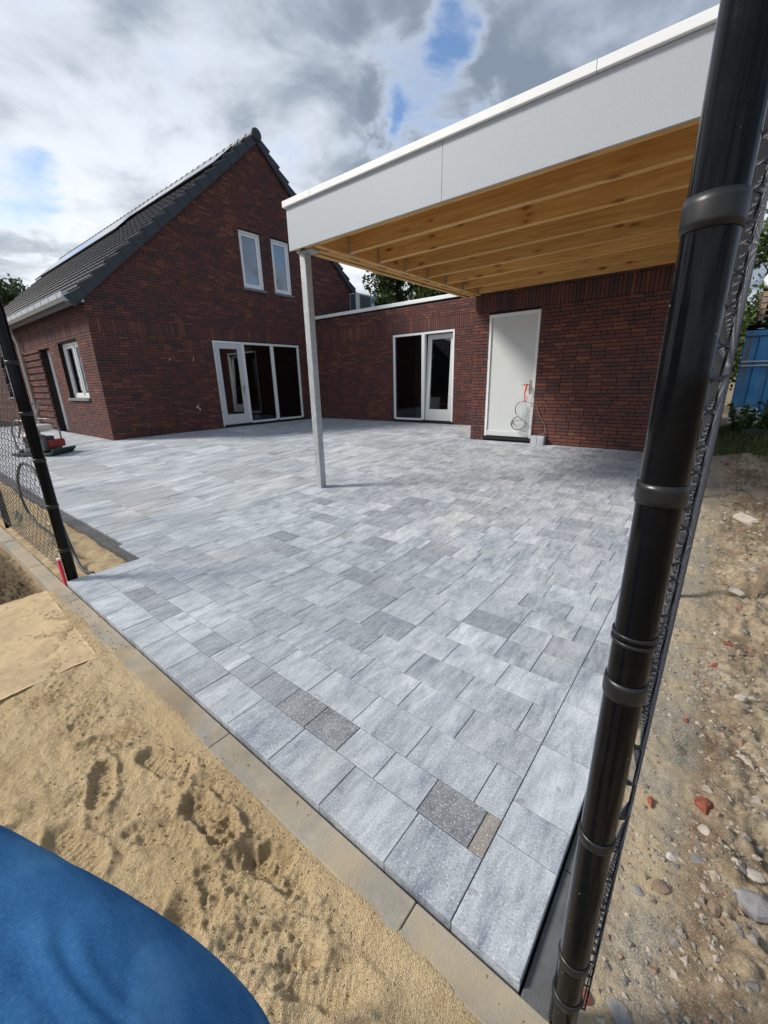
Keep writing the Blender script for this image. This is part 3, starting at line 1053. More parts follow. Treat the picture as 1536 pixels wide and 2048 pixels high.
def brick_layout(wl, s0, s1, zb, top_at, opens, soldiers, skip=None, proud=None):
    """list of (a0,a1,z0,z1,out) bricks in a wild bond with soldier courses"""
    out = []
    zc = []
    z = zb
    sol = sorted(soldiers)
    while z < 9:
        hit = [q for q in sol if z > q[0] - 0.05 and z < q[1] - 0.05]
        if hit:
            z = hit[0][1]
            continue
        zc.append(z); z += 0.06
    for ri, z in enumerate(zc):
        z1 = z + 0.05
        ext = top_at(z1)
        if ext is None: continue
        e0, e1 = max(ext[0], s0), min(ext[1], s1)
        if e1 - e0 < 0.04: continue
        iv = [(e0, e1)]
        for o in opens:
            if z1 > o[2] + 0.008 and z < o[3] - 0.008:
                n_ = []
                for (a, b) in iv:
                    if o[1] <= a or o[0] >= b: n_.append((a, b)); continue
                    if o[0] > a: n_.append((a, o[0]))
                    if o[1] < b: n_.append((o[1], b))
                iv = n_
        for (a, b) in iv:
            x = a
            fl = random.choice([0.21, 0.155, 0.10])
            while b - x > 0.012:
                L = fl if x == a else random.choice([0.21, 0.21, 0.21, 0.21, 0.10])
                if b - x - L < 0.05: L = b - x
                L = min(L, b - x)
                e = min(x + L, b)
                mid = (x + e) / 2
                if not (skip and skip(mid, z)):
                    po = proud(mid, z, ri) if proud else 0.0
                    out.append((x, e, z, z1, po))
                x = e + 0.009
    for (z0, z1) in sol:
        ext = top_at(z1)
        x = max(ext[0], s0)
        e1 = min(ext[1], s1)
        while x < e1 - 0.03:
            e = min(x + 0.05, e1)
            mid = (x + e) / 2
            if not any(o[0] < mid < o[1] and o[2] < z1 - 0.01 and o[3] > z0 + 0.01 for o in opens) and not (skip and skip(mid, z0)):
                out.append((x, e, z0, z1 - 0.01, 0.0))
            x = e + 0.01
    return out


unit_bricks = []
for k in range(8):
    j = lambda: random.uniform(-0.02, 0.02)
    v = []
    for yv in (0.0, 1.0):
        for (a, b) in ((-0.5, -0.5), (0.5, -0.5), (0.5, 0.5), (-0.5, 0.5)):
            dd = 0 if yv else 1
            v.append((a + j() * 0.3 * dd, yv + dd * random.uniform(0, 0.12), b + j() * 2.2 * dd))
    unit_bricks.append(raw_mesh('brick', v, [(0, 1, 2, 3), (4, 5, 1, 0), (5, 6, 2, 1), (6, 7, 3, 2), (7, 4, 0, 3)], M['brick']))


class Bricks:
    """collects the bricks of one building, then makes the largest in view parts and joins the others"""
    def __init__(s): s.items = []

    def add(s, wl, parent, lst): s.items += [(wl, parent, b) for b in lst]

    def make(s, limit):
        sc_ = []
        for i, (wl, par, b) in enumerate(s.items):
            c = wl.w((b[0] + b[1]) / 2, 0, (b[2] + b[3]) / 2)
            u, v, d = project(c)
            if d < 0.5 or not (0 < u < 1300 and 0 < v < 2048): sc_.append((0, i)); continue
            q = project([wl.w(b[0], 0, b[2]), wl.w(b[1], 0, b[2]), wl.w(b[0], 0, b[3])])
            du = math.hypot(q[0][1] - q[0][0], q[1][1] - q[1][0]); dv = math.hypot(q[0][2] - q[0][0], q[1][2] - q[1][0])
            sc_.append((du * dv, i))
        top = set(i for _, i in sorted(sc_, reverse=True)[:limit])
        rest = {}
        for i, (wl, par, b) in enumerate(s.items):
            a0, a1, z0, z1, po = b
            out = po + random.uniform(-0.002, 0.0025)
            if i in top:
                o = bpy.data.objects.new('brick', random.choice(unit_bricks))
                COL.objects.link(o)
                o.parent = par; o.matrix_parent_inverse = pinv(par)
                S_, N_ = wl.S, -wl.N
                sx_, sy_, sz_ = a1 - a0, 0.03 + po, z1 - z0
                c = wl.w((a0 + a1) / 2, out, (z0 + z1) / 2)
                o.matrix_basis = Matrix(((S_[0] * sx_, N_[0] * sy_, 0, c[0]), (S_[1] * sx_, N_[1] * sy_, 0, c[1]), (0, 0, sz_, c[2]), (0, 0, 0, 1)))
            else:
                mb = rest.setdefault(par.name, (par, MB()))[1]
                tl_ = random.uniform(-0.002, 0.002)
                p = [wl.w(a0, out + tl_, z0), wl.w(a1, out - tl_, z0), wl.w(a1, out - tl_, z1), wl.w(a0, out + tl_, z1)]
                r = [wl.w(a0, -0.03, z0), wl.w(a1, -0.03, z0), wl.w(a1, -0.03, z1), wl.w(a0, -0.03, z1)]
                mb.add(p + r, [(0, 1, 2, 3), (4, 5, 1, 0), (5, 6, 2, 1), (6, 7, 3, 2), (7, 4, 0, 3)], random.random())
        for par, mb in rest.values():
            mb.build('bricks', M['brick'], par, kind='stuff')


house = thing('brick_house', (XG, YA, 0), 'dark red brick gabled house with anthracite tiled roof and solar panels', 'house')
annex = thing('brick_annex', (-7.5, YB, 0), 'single storey flat roofed brick wing joined to the gable of the house', 'annex')

gable = Wall((XG, 0, 0), (0, 1, 0), (1, 0, 0))
side = Wall((0, YA, 0), (1, 0, 0), (0, -1, 0))
anx = Wall((0, YB, 0), (1, 0, 0), (0, -1, 0))
sto = Wall((0, YK, 0), (1, 0, 0), (0, -1, 0))
pier = Wall((XP, 0, 0), (0, -1, 0), (-1, 0, 0))

SLP = (ZAP - ZE) / (YAP - YA)


def gtop(s):
    return ZE + SLP * (s - YA) if s <= YAP else ZE + SLP * (YE2 - s)


def gext(z):
    if z <= ZE: return (YA, YE2)
    if z >= ZAP - 0.03: return None
    d = (z - ZE) / SLP
    return (YA + d, YE2 - d)


g_open = [(7.644, 8.346, 3.796, 5.229), (8.708, 9.375, 3.796, 5.229), (6.435, 9.449, 0.02, 2.36)]
gw = wall_sheet(gable, YA + 0.012, YE2, gtop, g_open, [YAP]).build('gable_wall', M['mortar'], house)
HB = Bricks()
HB.add(gable, gw, brick_layout(gable, YA, YE2, -0.02, gext, g_open, [(2.38, 2.68)], skip=lambda s, z: s > YB + 0.02 and z < 3.2))
s_open = [(-13.613, -12.115, 0.952, 2.282), (-15.35, -14.42, -0.02, 2.24), (-20.6, -18.7, 0.952, 2.282)]
XE = -28.0
sw = wall_sheet(side, XE, XG - 0.012, lambda s: ZE, s_open, [], depth=0.3).build('side_wall', M['mortar'], house)


def relief(s, z, r):
    return 0.035 if (-17.6 < s < -15.36 and 0.05 < z < 2.25 and r % 3 != 0) else 0.0


HB.add(side, sw, brick_layout(side, XE, XG - 0.014, -0.02, lambda z: (XE, XG - 0.014) if z < ZE else None, s_open, [(2.38, 2.68)], proud=relief))
HB.make(298)

a_open = [(-7.826, -5.79, 0.02, 2.445)]
aw = wall_sheet(anx, XG, XP, lambda s: 3.165, a_open, []).build('wing_wall', M['mortar'], annex)
AB = Bricks()
AB.add(anx, aw, brick_layout(anx, XG + 0.02, XP + 0.5, -0.01, lambda z: (XG + 0.02, XP) if z < 3.17 else None, a_open, [(2.45, 2.77)]))
t_open = [(-3.699, -2.739, 0.03, 2.31)]
stw = wall_sheet(sto, XP + 0.012, 0.02 - 0.12, lambda s: 2.95, t_open, []).build('storage_wall', M['mortar'], annex)
AB.add(sto, stw, brick_layout(sto, XP, -0.10, -0.05, lambda z: (XP, -0.10) if z < 2.9 else None, t_open, [(2.35, 2.65)]))
pw = wall_sheet(pier, -YB, -YK - 0.012, lambda s: 2.95, [], []).build('pier_wall', M['mortar'], annex)
AB.add(pier, pw, brick_layout(pier, -YB, -YK - 0.014, -0.02, lambda z: (-YB, -YK - 0.014) if z < 2.9 else None, [], []))
AB.make(298)
# annex roof, parapet coping, far walls
MB().box((XG, YB + 0.25, 2.9), (XP + 0.3, 14.5, 3.0)).build('flat_roof', M['roof_felt'], annex)
MB().box((XP + 0.3, YK + 0.3, 2.80), (-0.12, 14.5, 2.93)).build('flat_roof', M['roof_felt'], annex)
MB().box((XG, 14.5, -0.4), (-0.12, 14.74, 3.16)).build('rear_wall', M['mortar'], annex)
MB().box((-0.34, YK + 0.02, -0.4), (-0.105, 14.5, 2.95)).build('end_wall', M['mortar'], annex)
MB().box((XG + 0.002, YB - 0.035, 3.17), (XP + 0.02, YB + 0.30, 3.262)).build('coping', M['trim'], annex, bevel=0.006)
MB().box((XG - 0.35, YB - 0.05, 3.15), (XG + 0.001, YB - 0.02, 3.20)).build('coping_end', M['roof_felt'], annex)


# ------------------------------------------------------------------ windows and doors
def frame_ring(wl, mb, a0, a1, z0, z1, wd, n0, n1, bottom=True):
    wl.wbox(mb, a0, a0 + wd, n0, n1, z0, z1)
    wl.wbox(mb, a1 - wd, a1, n0, n1, z0, z1)
    wl.wbox(mb, a0 + wd, a1 - wd, n0, n1, z1 - wd, z1)
    if bottom: wl.wbox(mb, a0 + wd, a1 - wd, n0, n1, z0, z0 + wd)
    return mb


def pane(wl, a0, a1, z0, z1, n, parent, mat=None):
    mb = MB(); wl.wbox(mb, a0, a1, n - 0.012, n, z0, z1)
    return mb.build('pane', mat or M['glass'], parent)


def casement(wl, par, a0, a1, z0, z1, gl, sill=True, split=None, n1=-0.045, name='window'):
    fr = frame_ring(wl, MB(), a0, a1, z0, z1, 0.058, n1 - 0.09, n1)
    if split: wl.wbox(fr, split - 0.028, split + 0.028, n1 - 0.089, n1 - 0.001, z0 + 0.058, z1 - 0.058)
    f = fr.build(name, M['white'], par, bevel=0.003)
    parts = [(a0 + 0.058, (split - 0.028) if split else a1 - 0.058)] + ([(split + 0.028, a1 - 0.058)] if split else [])
    for (p, q) in parts:
        s_ = frame_ring(wl, MB(), p + 0.004, q - 0.004, z0 + 0.062, z1 - 0.062, 0.062, n1 - 0.075, n1 - 0.022)
        s_.build('sash', M['white'], f, bevel=0.003)
        pane(wl, p + 0.064, q - 0.064, z0 + 0.122, z1 - 0.122, n1 - 0.045, f, gl)
    if sill:
        mb = MB(); wl.wbox(mb, a0 - 0.04, a1 + 0.04, n1 - 0.02, 0.045, z0 - 0.065, z0 - 0.002)
        mb.build('sill', M['bluestone'], f, bevel=0.004)
    return f


w1 = casement(gable, house, *g_open[0], M['glass_up'])
w2 = casement(gable, house, *g_open[1], M['glass_up'])
w3 = casement(side, house, *s_open[0], M['glass'], split=-12.83, n1=-0.10)
w4 = casement(side, house, *s_open[2], M['glass'], split=-19.6, n1=-0.10)
for (cu0, cu1) in ((-13.54, -12.95), (-12.75, -12.19)):
    m_ = MB(); side.wbox(m_, cu0, cu1, -0.285, -0.275, 1.02, 2.22); m_.build('blind', M['indoor_white2'], w3)
# side door set deep in the wall
sd = frame_ring(side, MB(), -15.35, -14.42, -0.02, 2.24, 0.07, -0.27, -0.17, False).build('door_frame', M['white'], house, bevel=0.003)
side.wbox(MB(), -15.28, -14.49, -0.26, -0.21, 0.0, 2.17).build('side_door', M['door_white'], house, bevel=0.003)

# garden door with two fixed lights in the gable
da0, da1, dm1, dm2, dz1 = 6.435, 9.449, 7.372, 8.396, 2.352
fr = MB()
gable.wbox(fr, da0, da0 + 0.055, -0.12, -0.02, 0.03, dz1)
gable.wbox(fr, da1 - 0.06, da1, -0.12, -0.02, 0.09, dz1)
gable.wbox(fr, da0 + 0.055, da1 - 0.06, -0.12, -0.02, dz1 - 0.06, dz1)
gable.wbox(fr, dm1 - 0.045, dm1 + 0.045, -0.121, -0.021, 0.09, dz1 - 0.06)
gable.wbox(fr, dm2 - 0.05, dm2 + 0.05, -0.121, -0.021, 0.09, dz1 - 0.06)
gable.wbox(fr, dm1 + 0.045, dm2 - 0.05, -0.12, -0.02, 0.07, 0.125)
gable.wbox(fr, dm2 + 0.05, da1 - 0.06, -0.12, -0.02, 0.07, 0.125)
gdf = fr.build('door_frame', M['white'], house, bevel=0.003)
th_ = MB(); gable.wbox(th_, da0 + 0.06, da1, -0.14, 0.012, -0.02, 0.066); th_.build('threshold', M['black_plastic'], gdf)
leaf = frame_ring(gable, MB(), da0 + 0.058, dm1 - 0.047, 0.078, dz1 - 0.064, 0.135, -0.085, -0.028, False)
gable.wbox(leaf, da0 + 0.193, dm1 - 0.182, -0.085, -0.028, 0.078, 0.36)
gl_ = leaf.build('garden_door', M['door_white'], house, bevel=0.004)
pane(gable, da0 + 0.194, dm1 - 0.183, 0.36, dz1 - 0.2, -0.05, gl_)
hd = MB(); gable.wbox(hd, dm1 - 0.135, dm1 - 0.10, -0.027, -0.018, 0.93, 1.17)
hd.tube([gable.w(dm1 - 0.117, -0.02, 1.09), gable.w(dm1 - 0.117, 0.035, 1.09), gable.w(dm1 - 0.235, 0.038, 1.09)], 0.010, 8)
hd.build('handle', M['chrome'], gl_)
for zq in (0.4, 1.2, 2.05):
    h_ = MB(); h_.tube([gable.w(da0 + 0.058, -0.018, zq), gable.w(da0 + 0.058, -0.018, zq + 0.09)], 0.009, 8); h_.build('hinge', M['chrome'], gl_)
pane(gable, dm1 + 0.046, dm2 - 0.051, 0.126, dz1 - 0.061, -0.06, gdf)
pane(gable, dm2 + 0.051, da1 - 0.061, 0.126, dz1 - 0.061, -0.06, gdf)

# wing: fixed light on the left, a door tilted open on the right
a0, a1, am, z1 = -7.826, -5.79, -6.78, 2.438
fr = MB()
anx.wbox(fr, a0, a0 + 0.06, -0.12, -0.015, 0.09, z1)
anx.wbox(fr, a1 - 0.055, a1, -0.12, -0.015, 0.06, z1)
anx.wbox(fr, a0 + 0.06, a1 - 0.055, -0.12, -0.015, z1 - 0.06, z1)
anx.wbox(fr, am - 0.05, am + 0.05, -0.121, -0.016, 0.09, z1 - 0.06)
anx.wbox(fr, a0 + 0.06, am - 0.05, -0.12, -0.015, 0.07, 0.125)
af = fr.build('door_frame', M['white'], annex, bevel=0.003)
th_ = MB(); anx.wbox(th_, a0 - 0.005, a1 + 0.005, -0.14, 0.012, -0.02, 0.066); th_.build('threshold', M['black_plastic'], af)
pane(anx, a0 + 0.061, am - 0.051, 0.126, z1 - 0.061, -0.06, af)
# the leaf leans inwards at the top
tilt = Matrix.Rotation(math.radians(3.2), 4, 'X')
leaf = frame_ring(anx, MB(), am + 0.075, a1 - 0.06, 0.0, z1 - 0.15, 0.125, -0.03, 0.025, False)
anx.wbox(leaf, am + 0.20, a1 - 0.185, -0.03, 0.025, 0.0, 0.31)
anx.wbox(leaf, am + 0.16, a1 - 0.145, 0.0255, 0.029, 0.16, 0.172)
piv = Matrix.Translation((0, YB + 0.055, 0.08)) @ Matrix.Rotation(-math.radians(3.2), 4, 'X') @ Matrix.Translation((0, -YB, 0))
leaf.v = [tuple(piv @ Vector(p)) for p in leaf.v]
al = leaf.build('tilted_door', M['door_white'], annex, bevel=0.004)
pm = MB(); anx.wbox(pm, am + 0.201, a1 - 0.186, -0.012, 0.0, 0.311, z1 - 0.276)
pm.v = [tuple(piv @ Vector(p)) for p in pm.v]
pm.build('pane', M['glass'], al)

# storage door under the carport
b0, b1, bz = -3.699, -2.739, 2.305
fr = MB()
sto.wbox(fr, b0, b0 + 0.055, -0.11, -0.012, 0.09, bz)
sto.wbox(fr, b1 - 0.055, b1, -0.11, -0.012, 0.09, bz)
sto.wbox(fr, b0 + 0.055, b1 - 0.055, -0.11, -0.012, bz - 0.06, bz)
sf = fr.build('door_frame', M['white'], annex, bevel=0.003)
d_ = MB(); sto.wbox(d_, b0 + 0.058, b1 - 0.058, -0.085, -0.035, 0.105, bz - 0.063)
sdl = d_.build('storage_door', M['door_white'], annex, bevel=0.003)
d_ = MB(); sto.wbox(d_, b0 + 0.058, b1 - 0.058, -0.034, -0.015, 0.10, 0.20); d_.build('weather_strip', M['door_white'], sdl, bevel=0.006)
d_ = MB(); sto.wbox(d_, b0 - 0.01, b1 + 0.01, -0.12, 0.012, 0.035, 0.088); d_.build('threshold', M['black_plastic'], sf)
d_ = MB(); sto.wbox(d_, b0, b1, -0.13, -0.03, -0.02, 0.033); d_.build('threshold_base', M['coping'], sf)
hd = MB(); sto.wbox(hd, b1 - 0.115, b1 - 0.078, -0.034, -0.026, 0.90, 1.14)
hd.tube([sto.w(b1 - 0.096, -0.03, 1.06), sto.w(b1 - 0.096, 0.03, 1.06), sto.w(b1 - 0.22, 0.034, 1.06)], 0.010, 8)
hd.build('handle', M['chrome'], sdl)

# dim rooms behind the glass
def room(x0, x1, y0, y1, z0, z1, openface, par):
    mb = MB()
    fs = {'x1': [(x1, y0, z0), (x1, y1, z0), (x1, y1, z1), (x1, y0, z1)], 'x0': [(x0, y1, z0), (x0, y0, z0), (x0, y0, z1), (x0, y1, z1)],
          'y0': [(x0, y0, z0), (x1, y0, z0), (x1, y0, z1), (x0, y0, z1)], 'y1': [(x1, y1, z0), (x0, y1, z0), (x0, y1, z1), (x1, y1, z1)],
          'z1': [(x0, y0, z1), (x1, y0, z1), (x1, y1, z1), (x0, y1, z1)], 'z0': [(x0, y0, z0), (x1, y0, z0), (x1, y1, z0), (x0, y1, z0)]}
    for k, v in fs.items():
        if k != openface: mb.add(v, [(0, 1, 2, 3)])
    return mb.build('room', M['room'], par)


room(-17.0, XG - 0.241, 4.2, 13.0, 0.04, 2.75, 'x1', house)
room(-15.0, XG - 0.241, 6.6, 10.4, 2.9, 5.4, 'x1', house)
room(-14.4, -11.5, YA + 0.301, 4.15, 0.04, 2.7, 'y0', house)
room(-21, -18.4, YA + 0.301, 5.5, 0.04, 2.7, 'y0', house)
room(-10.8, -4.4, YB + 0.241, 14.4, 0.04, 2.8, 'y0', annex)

# ------------------------------------------------------------------ roof
ROFF = 0.10
nrm = np.array([0, -SLP, 1.0]); nrm /= np.linalg.norm(nrm)
sdv = np.array([0, 1.0, SLP]); sdv /= np.linalg.norm(sdv)
XV = XG + 0.07
SLEN = math.hypot(YAP - YA, ZAP - ZE)
rb = MB()
e0 = np.array([0, YA - 0.08, ZE - 0.08 * SLP]); rid = np.array([0, YAP, ZAP])
e2 = np.array([0, YE2 + 0.28, ZE - 0.28 * SLP])
for (p, q) in ((e0, rid), (rid, e2)):
    hi = np.array([0, 0, 0.05]); lo = np.array([0, 0, -0.06])
    A = np.array([XE, 0, 0]); B = np.array([XG - 0.02, 0, 0])
    vs = [A + p + lo, B + p + lo, B + q + lo, A + q + lo, A + p + hi, B + p + hi, B + q + hi, A + q + hi]
    rb.add(vs, [(0, 3, 2, 1), (4, 5, 6, 7), (0, 1, 5, 4), (1, 2, 6, 5), (2, 3, 7, 6), (3, 0, 4, 7)])
roof = rb.build('roof', M['roof_base'], house)

TW, TL = 0.30, 0.345
# one tile: low pan with a roll on one side, thicker at its lower edge
prof = [(0.0, 0.022), (0.02, 0.027), (0.045, 0.020), (0.06, 0.014), (0.24, 0.014), (0.27, 0.017), (0.305, 0.022)]


def tile_vf(origin, scale=1.0):
    vs = []
    for (l, dz) in ((0.0, 0.048), (0.385, 0.0)):
        for (a, h) in prof:
            vs.append(origin + np.array([a, 0, 0]) + sdv * l + nrm * (h + dz))
    for (a, h) in prof:
        vs.append(origin + np.array([a, 0, 0]) + nrm * (h + 0.0))
    n_ = len(prof)
    fs = [(i, i + 1, n_ + i + 1, n_ + i) for i in range(n_ - 1)] + [(2 * n_ + i, 2 * n_ + i + 1, i + 1, i) for i in range(n_ - 1)]
    fs += [(0, n_, 2 * n_)]
    return vs, fs


tv, tf = tile_vf(np.zeros(3))
tile_mesh = raw_mesh('roof_tile', tv, tf, M['roof_tile'])
base0 = np.array([0, YA - 0.26, ZE - 0.26 * SLP]) + nrm * 0.055
nrow = int((SLEN + 0.26 * math.hypot(1, SLP)) / TL)
cand = []
for r in range(nrow):
    for c in range(int((XV - XE) / TW)):
        o_ = base0 + sdv * (r * TL) + np.array([XV - 0.16 - (c + 1) * TW, 0, 0])
        u, v, d = project(o_)
        cand.append((d if (u > -20 and v > 0) else 1e3, tuple(o_)))
cand.sort()
rest = MB()
for i, (d, o_) in enumerate(cand):
    if i < 290:
        o = link('roof_tile', tile_mesh, roof); o.location = o_
    else:
        vs, fs = tile_vf(np.array(o_)); rest.add(vs, fs)
rest.build('roof_tiles_beyond', M['roof_tile'], roof, kind='stuff')
# verge tiles down both gable edges
def verge(sgn, k, n=17):
    st = (SLEN + 0.30) / n
    sd_ = sdv if sgn > 0 else np.array([0, -sdv[1], sdv[2]])
    nn = nrm if sgn > 0 else np.array([0, -nrm[1], nrm[2]])
    b0 = np.array([0, YA - 0.22, ZE - 0.22 * SLP]) if sgn > 0 else np.array([0, YE2 + 0.22, ZE - 0.22 * SLP])
    p = b0 + sd_ * (k * st) + nn * 0.05
    q = p + sd_ * (st + 0.02)
    up0, up1 = nn * 0.165, nn * 0.085
    x0, x1 = XV - 0.17, XV
    mb = MB()
    vs = []
    for (base, up) in ((p, up0), (q, up1)):
        dn = -nn * 0.10
        vs += [np.array([x0, 0, 0]) + base + up * 0.75, np.array([x1 - 0.03 + (0.012 if up is up0 else 0), 0, 0]) + base + up, np.array([x1 + (0.014 if up is up0 else 0), 0, 0]) + base + up * 0.8,
               np.array([x1 + (0.014 if up is up0 else 0), 0, 0]) + base + dn, np.array([x1 - 0.035, 0, 0]) + base + dn]
    fs = [(0, 1, 6, 5), (1, 2, 7, 6), (2, 3, 8, 7), (3, 4, 9, 8), (0, 4, 3, 2, 1), (5, 6, 7, 8, 9)]
    mb.add(vs, fs)
    return mb.build('verge_tile', M['roof_tile'], roof, bevel=0.012)


for k in range(17):
    verge(1, k); verge(-1, k)
x = XV + 0.01
zr = ZAP + 0.10
k = 0
while x > XE:
    x2 = x - 0.36
    pr = []
    mb = MB()
    n_ = 9
    vs = []
    for (xx_, r) in ((x, 0.135), (x2 - 0.03, 0.115)):
        for i in range(n_):
            a = math.pi * (-0.12 + 1.24 * i / (n_ - 1))
            vs.append((xx_, YAP + r * math.cos(a), zr + r * math.sin(a)))
    mb.add(vs, [(i, i + 1, n_ + i + 1, n_ + i) for i in range(n_ - 1)] + [tuple(range(n_))[::-1], tuple(range(n_, 2 * n_))], 0, False)
    mb.build('ridge_tile', M['roof_tile'], roof)
    x = x2; k += 1
cap = MB(); cap.lathe([(0.0, 0.045), (0.11, 0.04), (0.15, 0.02), (0.155, 0.0), (0.155, -0.03), (0.0, -0.03)], (XV + 0.012, YAP, zr + 0.01), 22, axis=0)
cap.build('ridge_end_cap', M['roof_tile'], roof)
# solar panels
def solar(x0, x1, y0, y1, off=0.17):
    p = np.array([0, y0, ZE + SLP * (y0 - YA)]); q = np.array([0, y1, ZE + SLP * (y1 - YA)])
    mb = MB(); fr_ = MB()
    c = (p + q) / 2 + nrm * off + np.array([(x0 + x1) / 2, 0, 0])
    hl = np.linalg.norm(q - p) / 2
    fr_.obox(c, (abs(x1 - x0) / 2, 0, 0), sdv * hl, nrm * 0.018)
    f_ = fr_.build('solar_panel', M['black_plastic'], roof)
    mb.obox(c + nrm * 0.0195, (abs(x1 - x0) / 2 - 0.02, 0, 0), sdv * (hl - 0.02), nrm * 0.002)
    mb.build('cell_glass', M['solar'], f_)


x = -11.75
while x > -17:
    solar(x - 1.68, x, 7.68, 8.30); x -= 1.72
x = -17.3
while x > -27:
    solar(x - 1.02, x, 7.15, 8.30); x -= 1.05

# gutter with brackets and the downpipe
gm = MB()
gy, gz_ = YA - 0.30, ZE - 0.06
gpr = [(-0.065, 0.105), (-0.085, 0.095), (-0.085, 0.0), (-0.05, -0.075), (0.22, -0.075), (0.22, 0.06), (0.19, 0.06), (0.19, -0.06), (-0.04, -0.06), (-0.07, 0.0), (-0.07, 0.09)]
nn_ = len(gpr)
vs = [(xx_, gy + a, gz_ + b) for xx_ in (XE, XG + 0.06) for a, b in gpr]
gm.add(vs, [(i, (i + 1) % nn_, nn_ + (i + 1) % nn_, nn_ + i) for i in range(nn_)] + [tuple(range(nn_)), tuple(range(nn_, 2 * nn_))[::-1]])
gut = gm.build('gutter', M['zinc'], house)
MB().box((XG + 0.056, gy - 0.083, gz_ - 0.07), (XG + 0.064, gy + 0.30, gz_ + 0.092)).build('gutter_end', M['zinc'], gut)
x = XG - 0.3
while x > -26:
    MB().box((x - 0.015, gy - 0.092, gz_ - 0.01), (x + 0.015, gy - 0.086, gz_ + 0.10)).build('gutter_bracket', M['coping'], gut)
    x -= 0.6
dp = MB()
dp.tube([(-17.0, YA - 0.18, gz_ - 0.05), (-17.0, YA - 0.18, gz_ - 0.22), (-17.1, YA - 0.09, gz_ - 0.50), (-17.1, YA - 0.085, 0.02)], 0.04, 10)
dp.build('downpipe', M['pvc'], house)

# ------------------------------------------------------------------ carport
XC0, XC1, YF0, YC1 = -4.253, -0.16, 3.586, 7.745
Z0, Z1, Z2 = 2.646, 3.073, 3.135
cp = thing('carport', (-2.2, 5.6, 0), 'flat roofed carport with pale grey fascia and open spruce joists on one steel post', 'carport')
for (a, b) in ((-4.253, -2.208), (-2.204, -0.16)):
    MB().box((a, YF0, Z0), (b, YF0 + 0.02, Z1 - 0.004)).build('fascia_board', M['fascia'], cp)
for (a, b) in ((3.608, 5.6), (5.604, 7.745)):
    MB().box((XC0, a, Z0 + 0.075), (XC0 + 0.02, b, Z1 - 0.004)).build('fascia_board', M['fascia'], cp)
MB().box((XC1 - 0.02, 3.608, Z0), (XC1, YC1, Z1 - 0.004)).build('fascia_board', M['fascia'], cp)
for (a, b) in ((-4.285, -3.815), (-3.812, -1.03), (-1.027, -0.13)):
    m_ = MB(); m_.box((a, YF0 - 0.03, Z1), (b, YF0 + 0.16, Z2)); m_.build('roof_trim', M['trim'], cp, bevel=0.004)
m_ = MB(); m_.box((-4.285, YF0 + 0.161, Z1), (-4.15, YC1 + 0.02, Z2)); m_.build('roof_trim', M['trim'], cp, bevel=0.004)
m_ = MB(); m_.box((-0.29, YF0 + 0.161, Z1), (-0.13, YC1 + 0.02, Z2)); m_.build('roof_trim', M['trim'], cp, bevel=0.004)
MB().box((-4.15, YF0 + 0.16, 2.965), (-0.29, YC1, 3.06)).build('roof_cover', M['roof_felt'], cp)
# deck boards
yd = 3.62
while yd < YC1 - 0.05:
    MB().box((-4.2, yd + 0.001, 2.940), (-0.2, min(yd + 0.30, YC1) - 0.001, 2.958), random.random()).build('roof_board', M['wood_x'], cp)
    yd += 0.30
ZJ0, ZJ1 = 2.668, 2.938
for i, yj in enumerate((3.66, 4.176, 4.74, 5.319, 5.904, 6.457, 7.039, 7.60)):
    m_ = MB(); m_.box((-3.868, yj - 0.0, ZJ0), (-0.30, yj + 0.071, ZJ1), random.random())
    jo = m_.build('joist', M['wood_x'], cp, bevel=0.003)
    if i:
        h = MB(); h.box((-3.866, yj - 0.003, ZJ0 - 0.004), (-3.84, yj - 0.0005, ZJ0 + 0.19)); h.box((-3.866, yj - 0.003, ZJ0 - 0.005), (-3.84, yj + 0.074, ZJ0 - 0.0005))
        h.build('joist_hanger', M['galv'], jo)
for (a, b) in ((-3.945, -3.870), (-4.065, -3.985)):
    m_ = MB(); m_.box((a, 3.68, Z0 + 0.004), (b, 7.72, ZJ1), random.random()); m_.build('edge_beam', M['wood_y'], cp, bevel=0.003)
m_ = MB(); m_.box((-4.225, 3.63, Z0 + 0.012), (-4.15, 7.72, ZJ1), random.random()); m_.build('edge_beam', M['wood_y'], cp, bevel=0.003)
for q in range(7):
    yq = 3.95 + q * 0.55
    MB().box((-3.984, yq, Z0 + 0.01), (-3.946, yq + 0.36, Z0 + 0.06), random.random()).build('packing_piece', M['wood_y'], cp)
m_ = MB(); m_.box((-0.299, 3.66, Z0 + 0.01), (-0.19, 7.72, ZJ1), random.random()); m_.build('edge_beam', M['wood_y'], cp, bevel=0.003)
m_ = MB(); m_.box((-4.05, 3.609, Z0 + 0.002), (-0.2, 3.655, Z0 + 0.16), random.random()); m_.build('front_batten', M['wood_x'], cp, bevel=0.003)
# galvanised corner post
px, py = -4.178, 3.706
zb_ = float(zg(px, py))
m_ = MB(); m_.box((px - 0.048, py, zb_ - 0.1), (px + 0.048, py + 0.096, Z0 + 0.03)); post = m_.build('post', M['galv'], cp, bevel=0.008)
MB().box((px - 0.05, py - 0.03, Z0 - 0.008), (px + 0.18, py + 0.13, Z0 + 0.002)).build('head_plate', M['galv'], post)


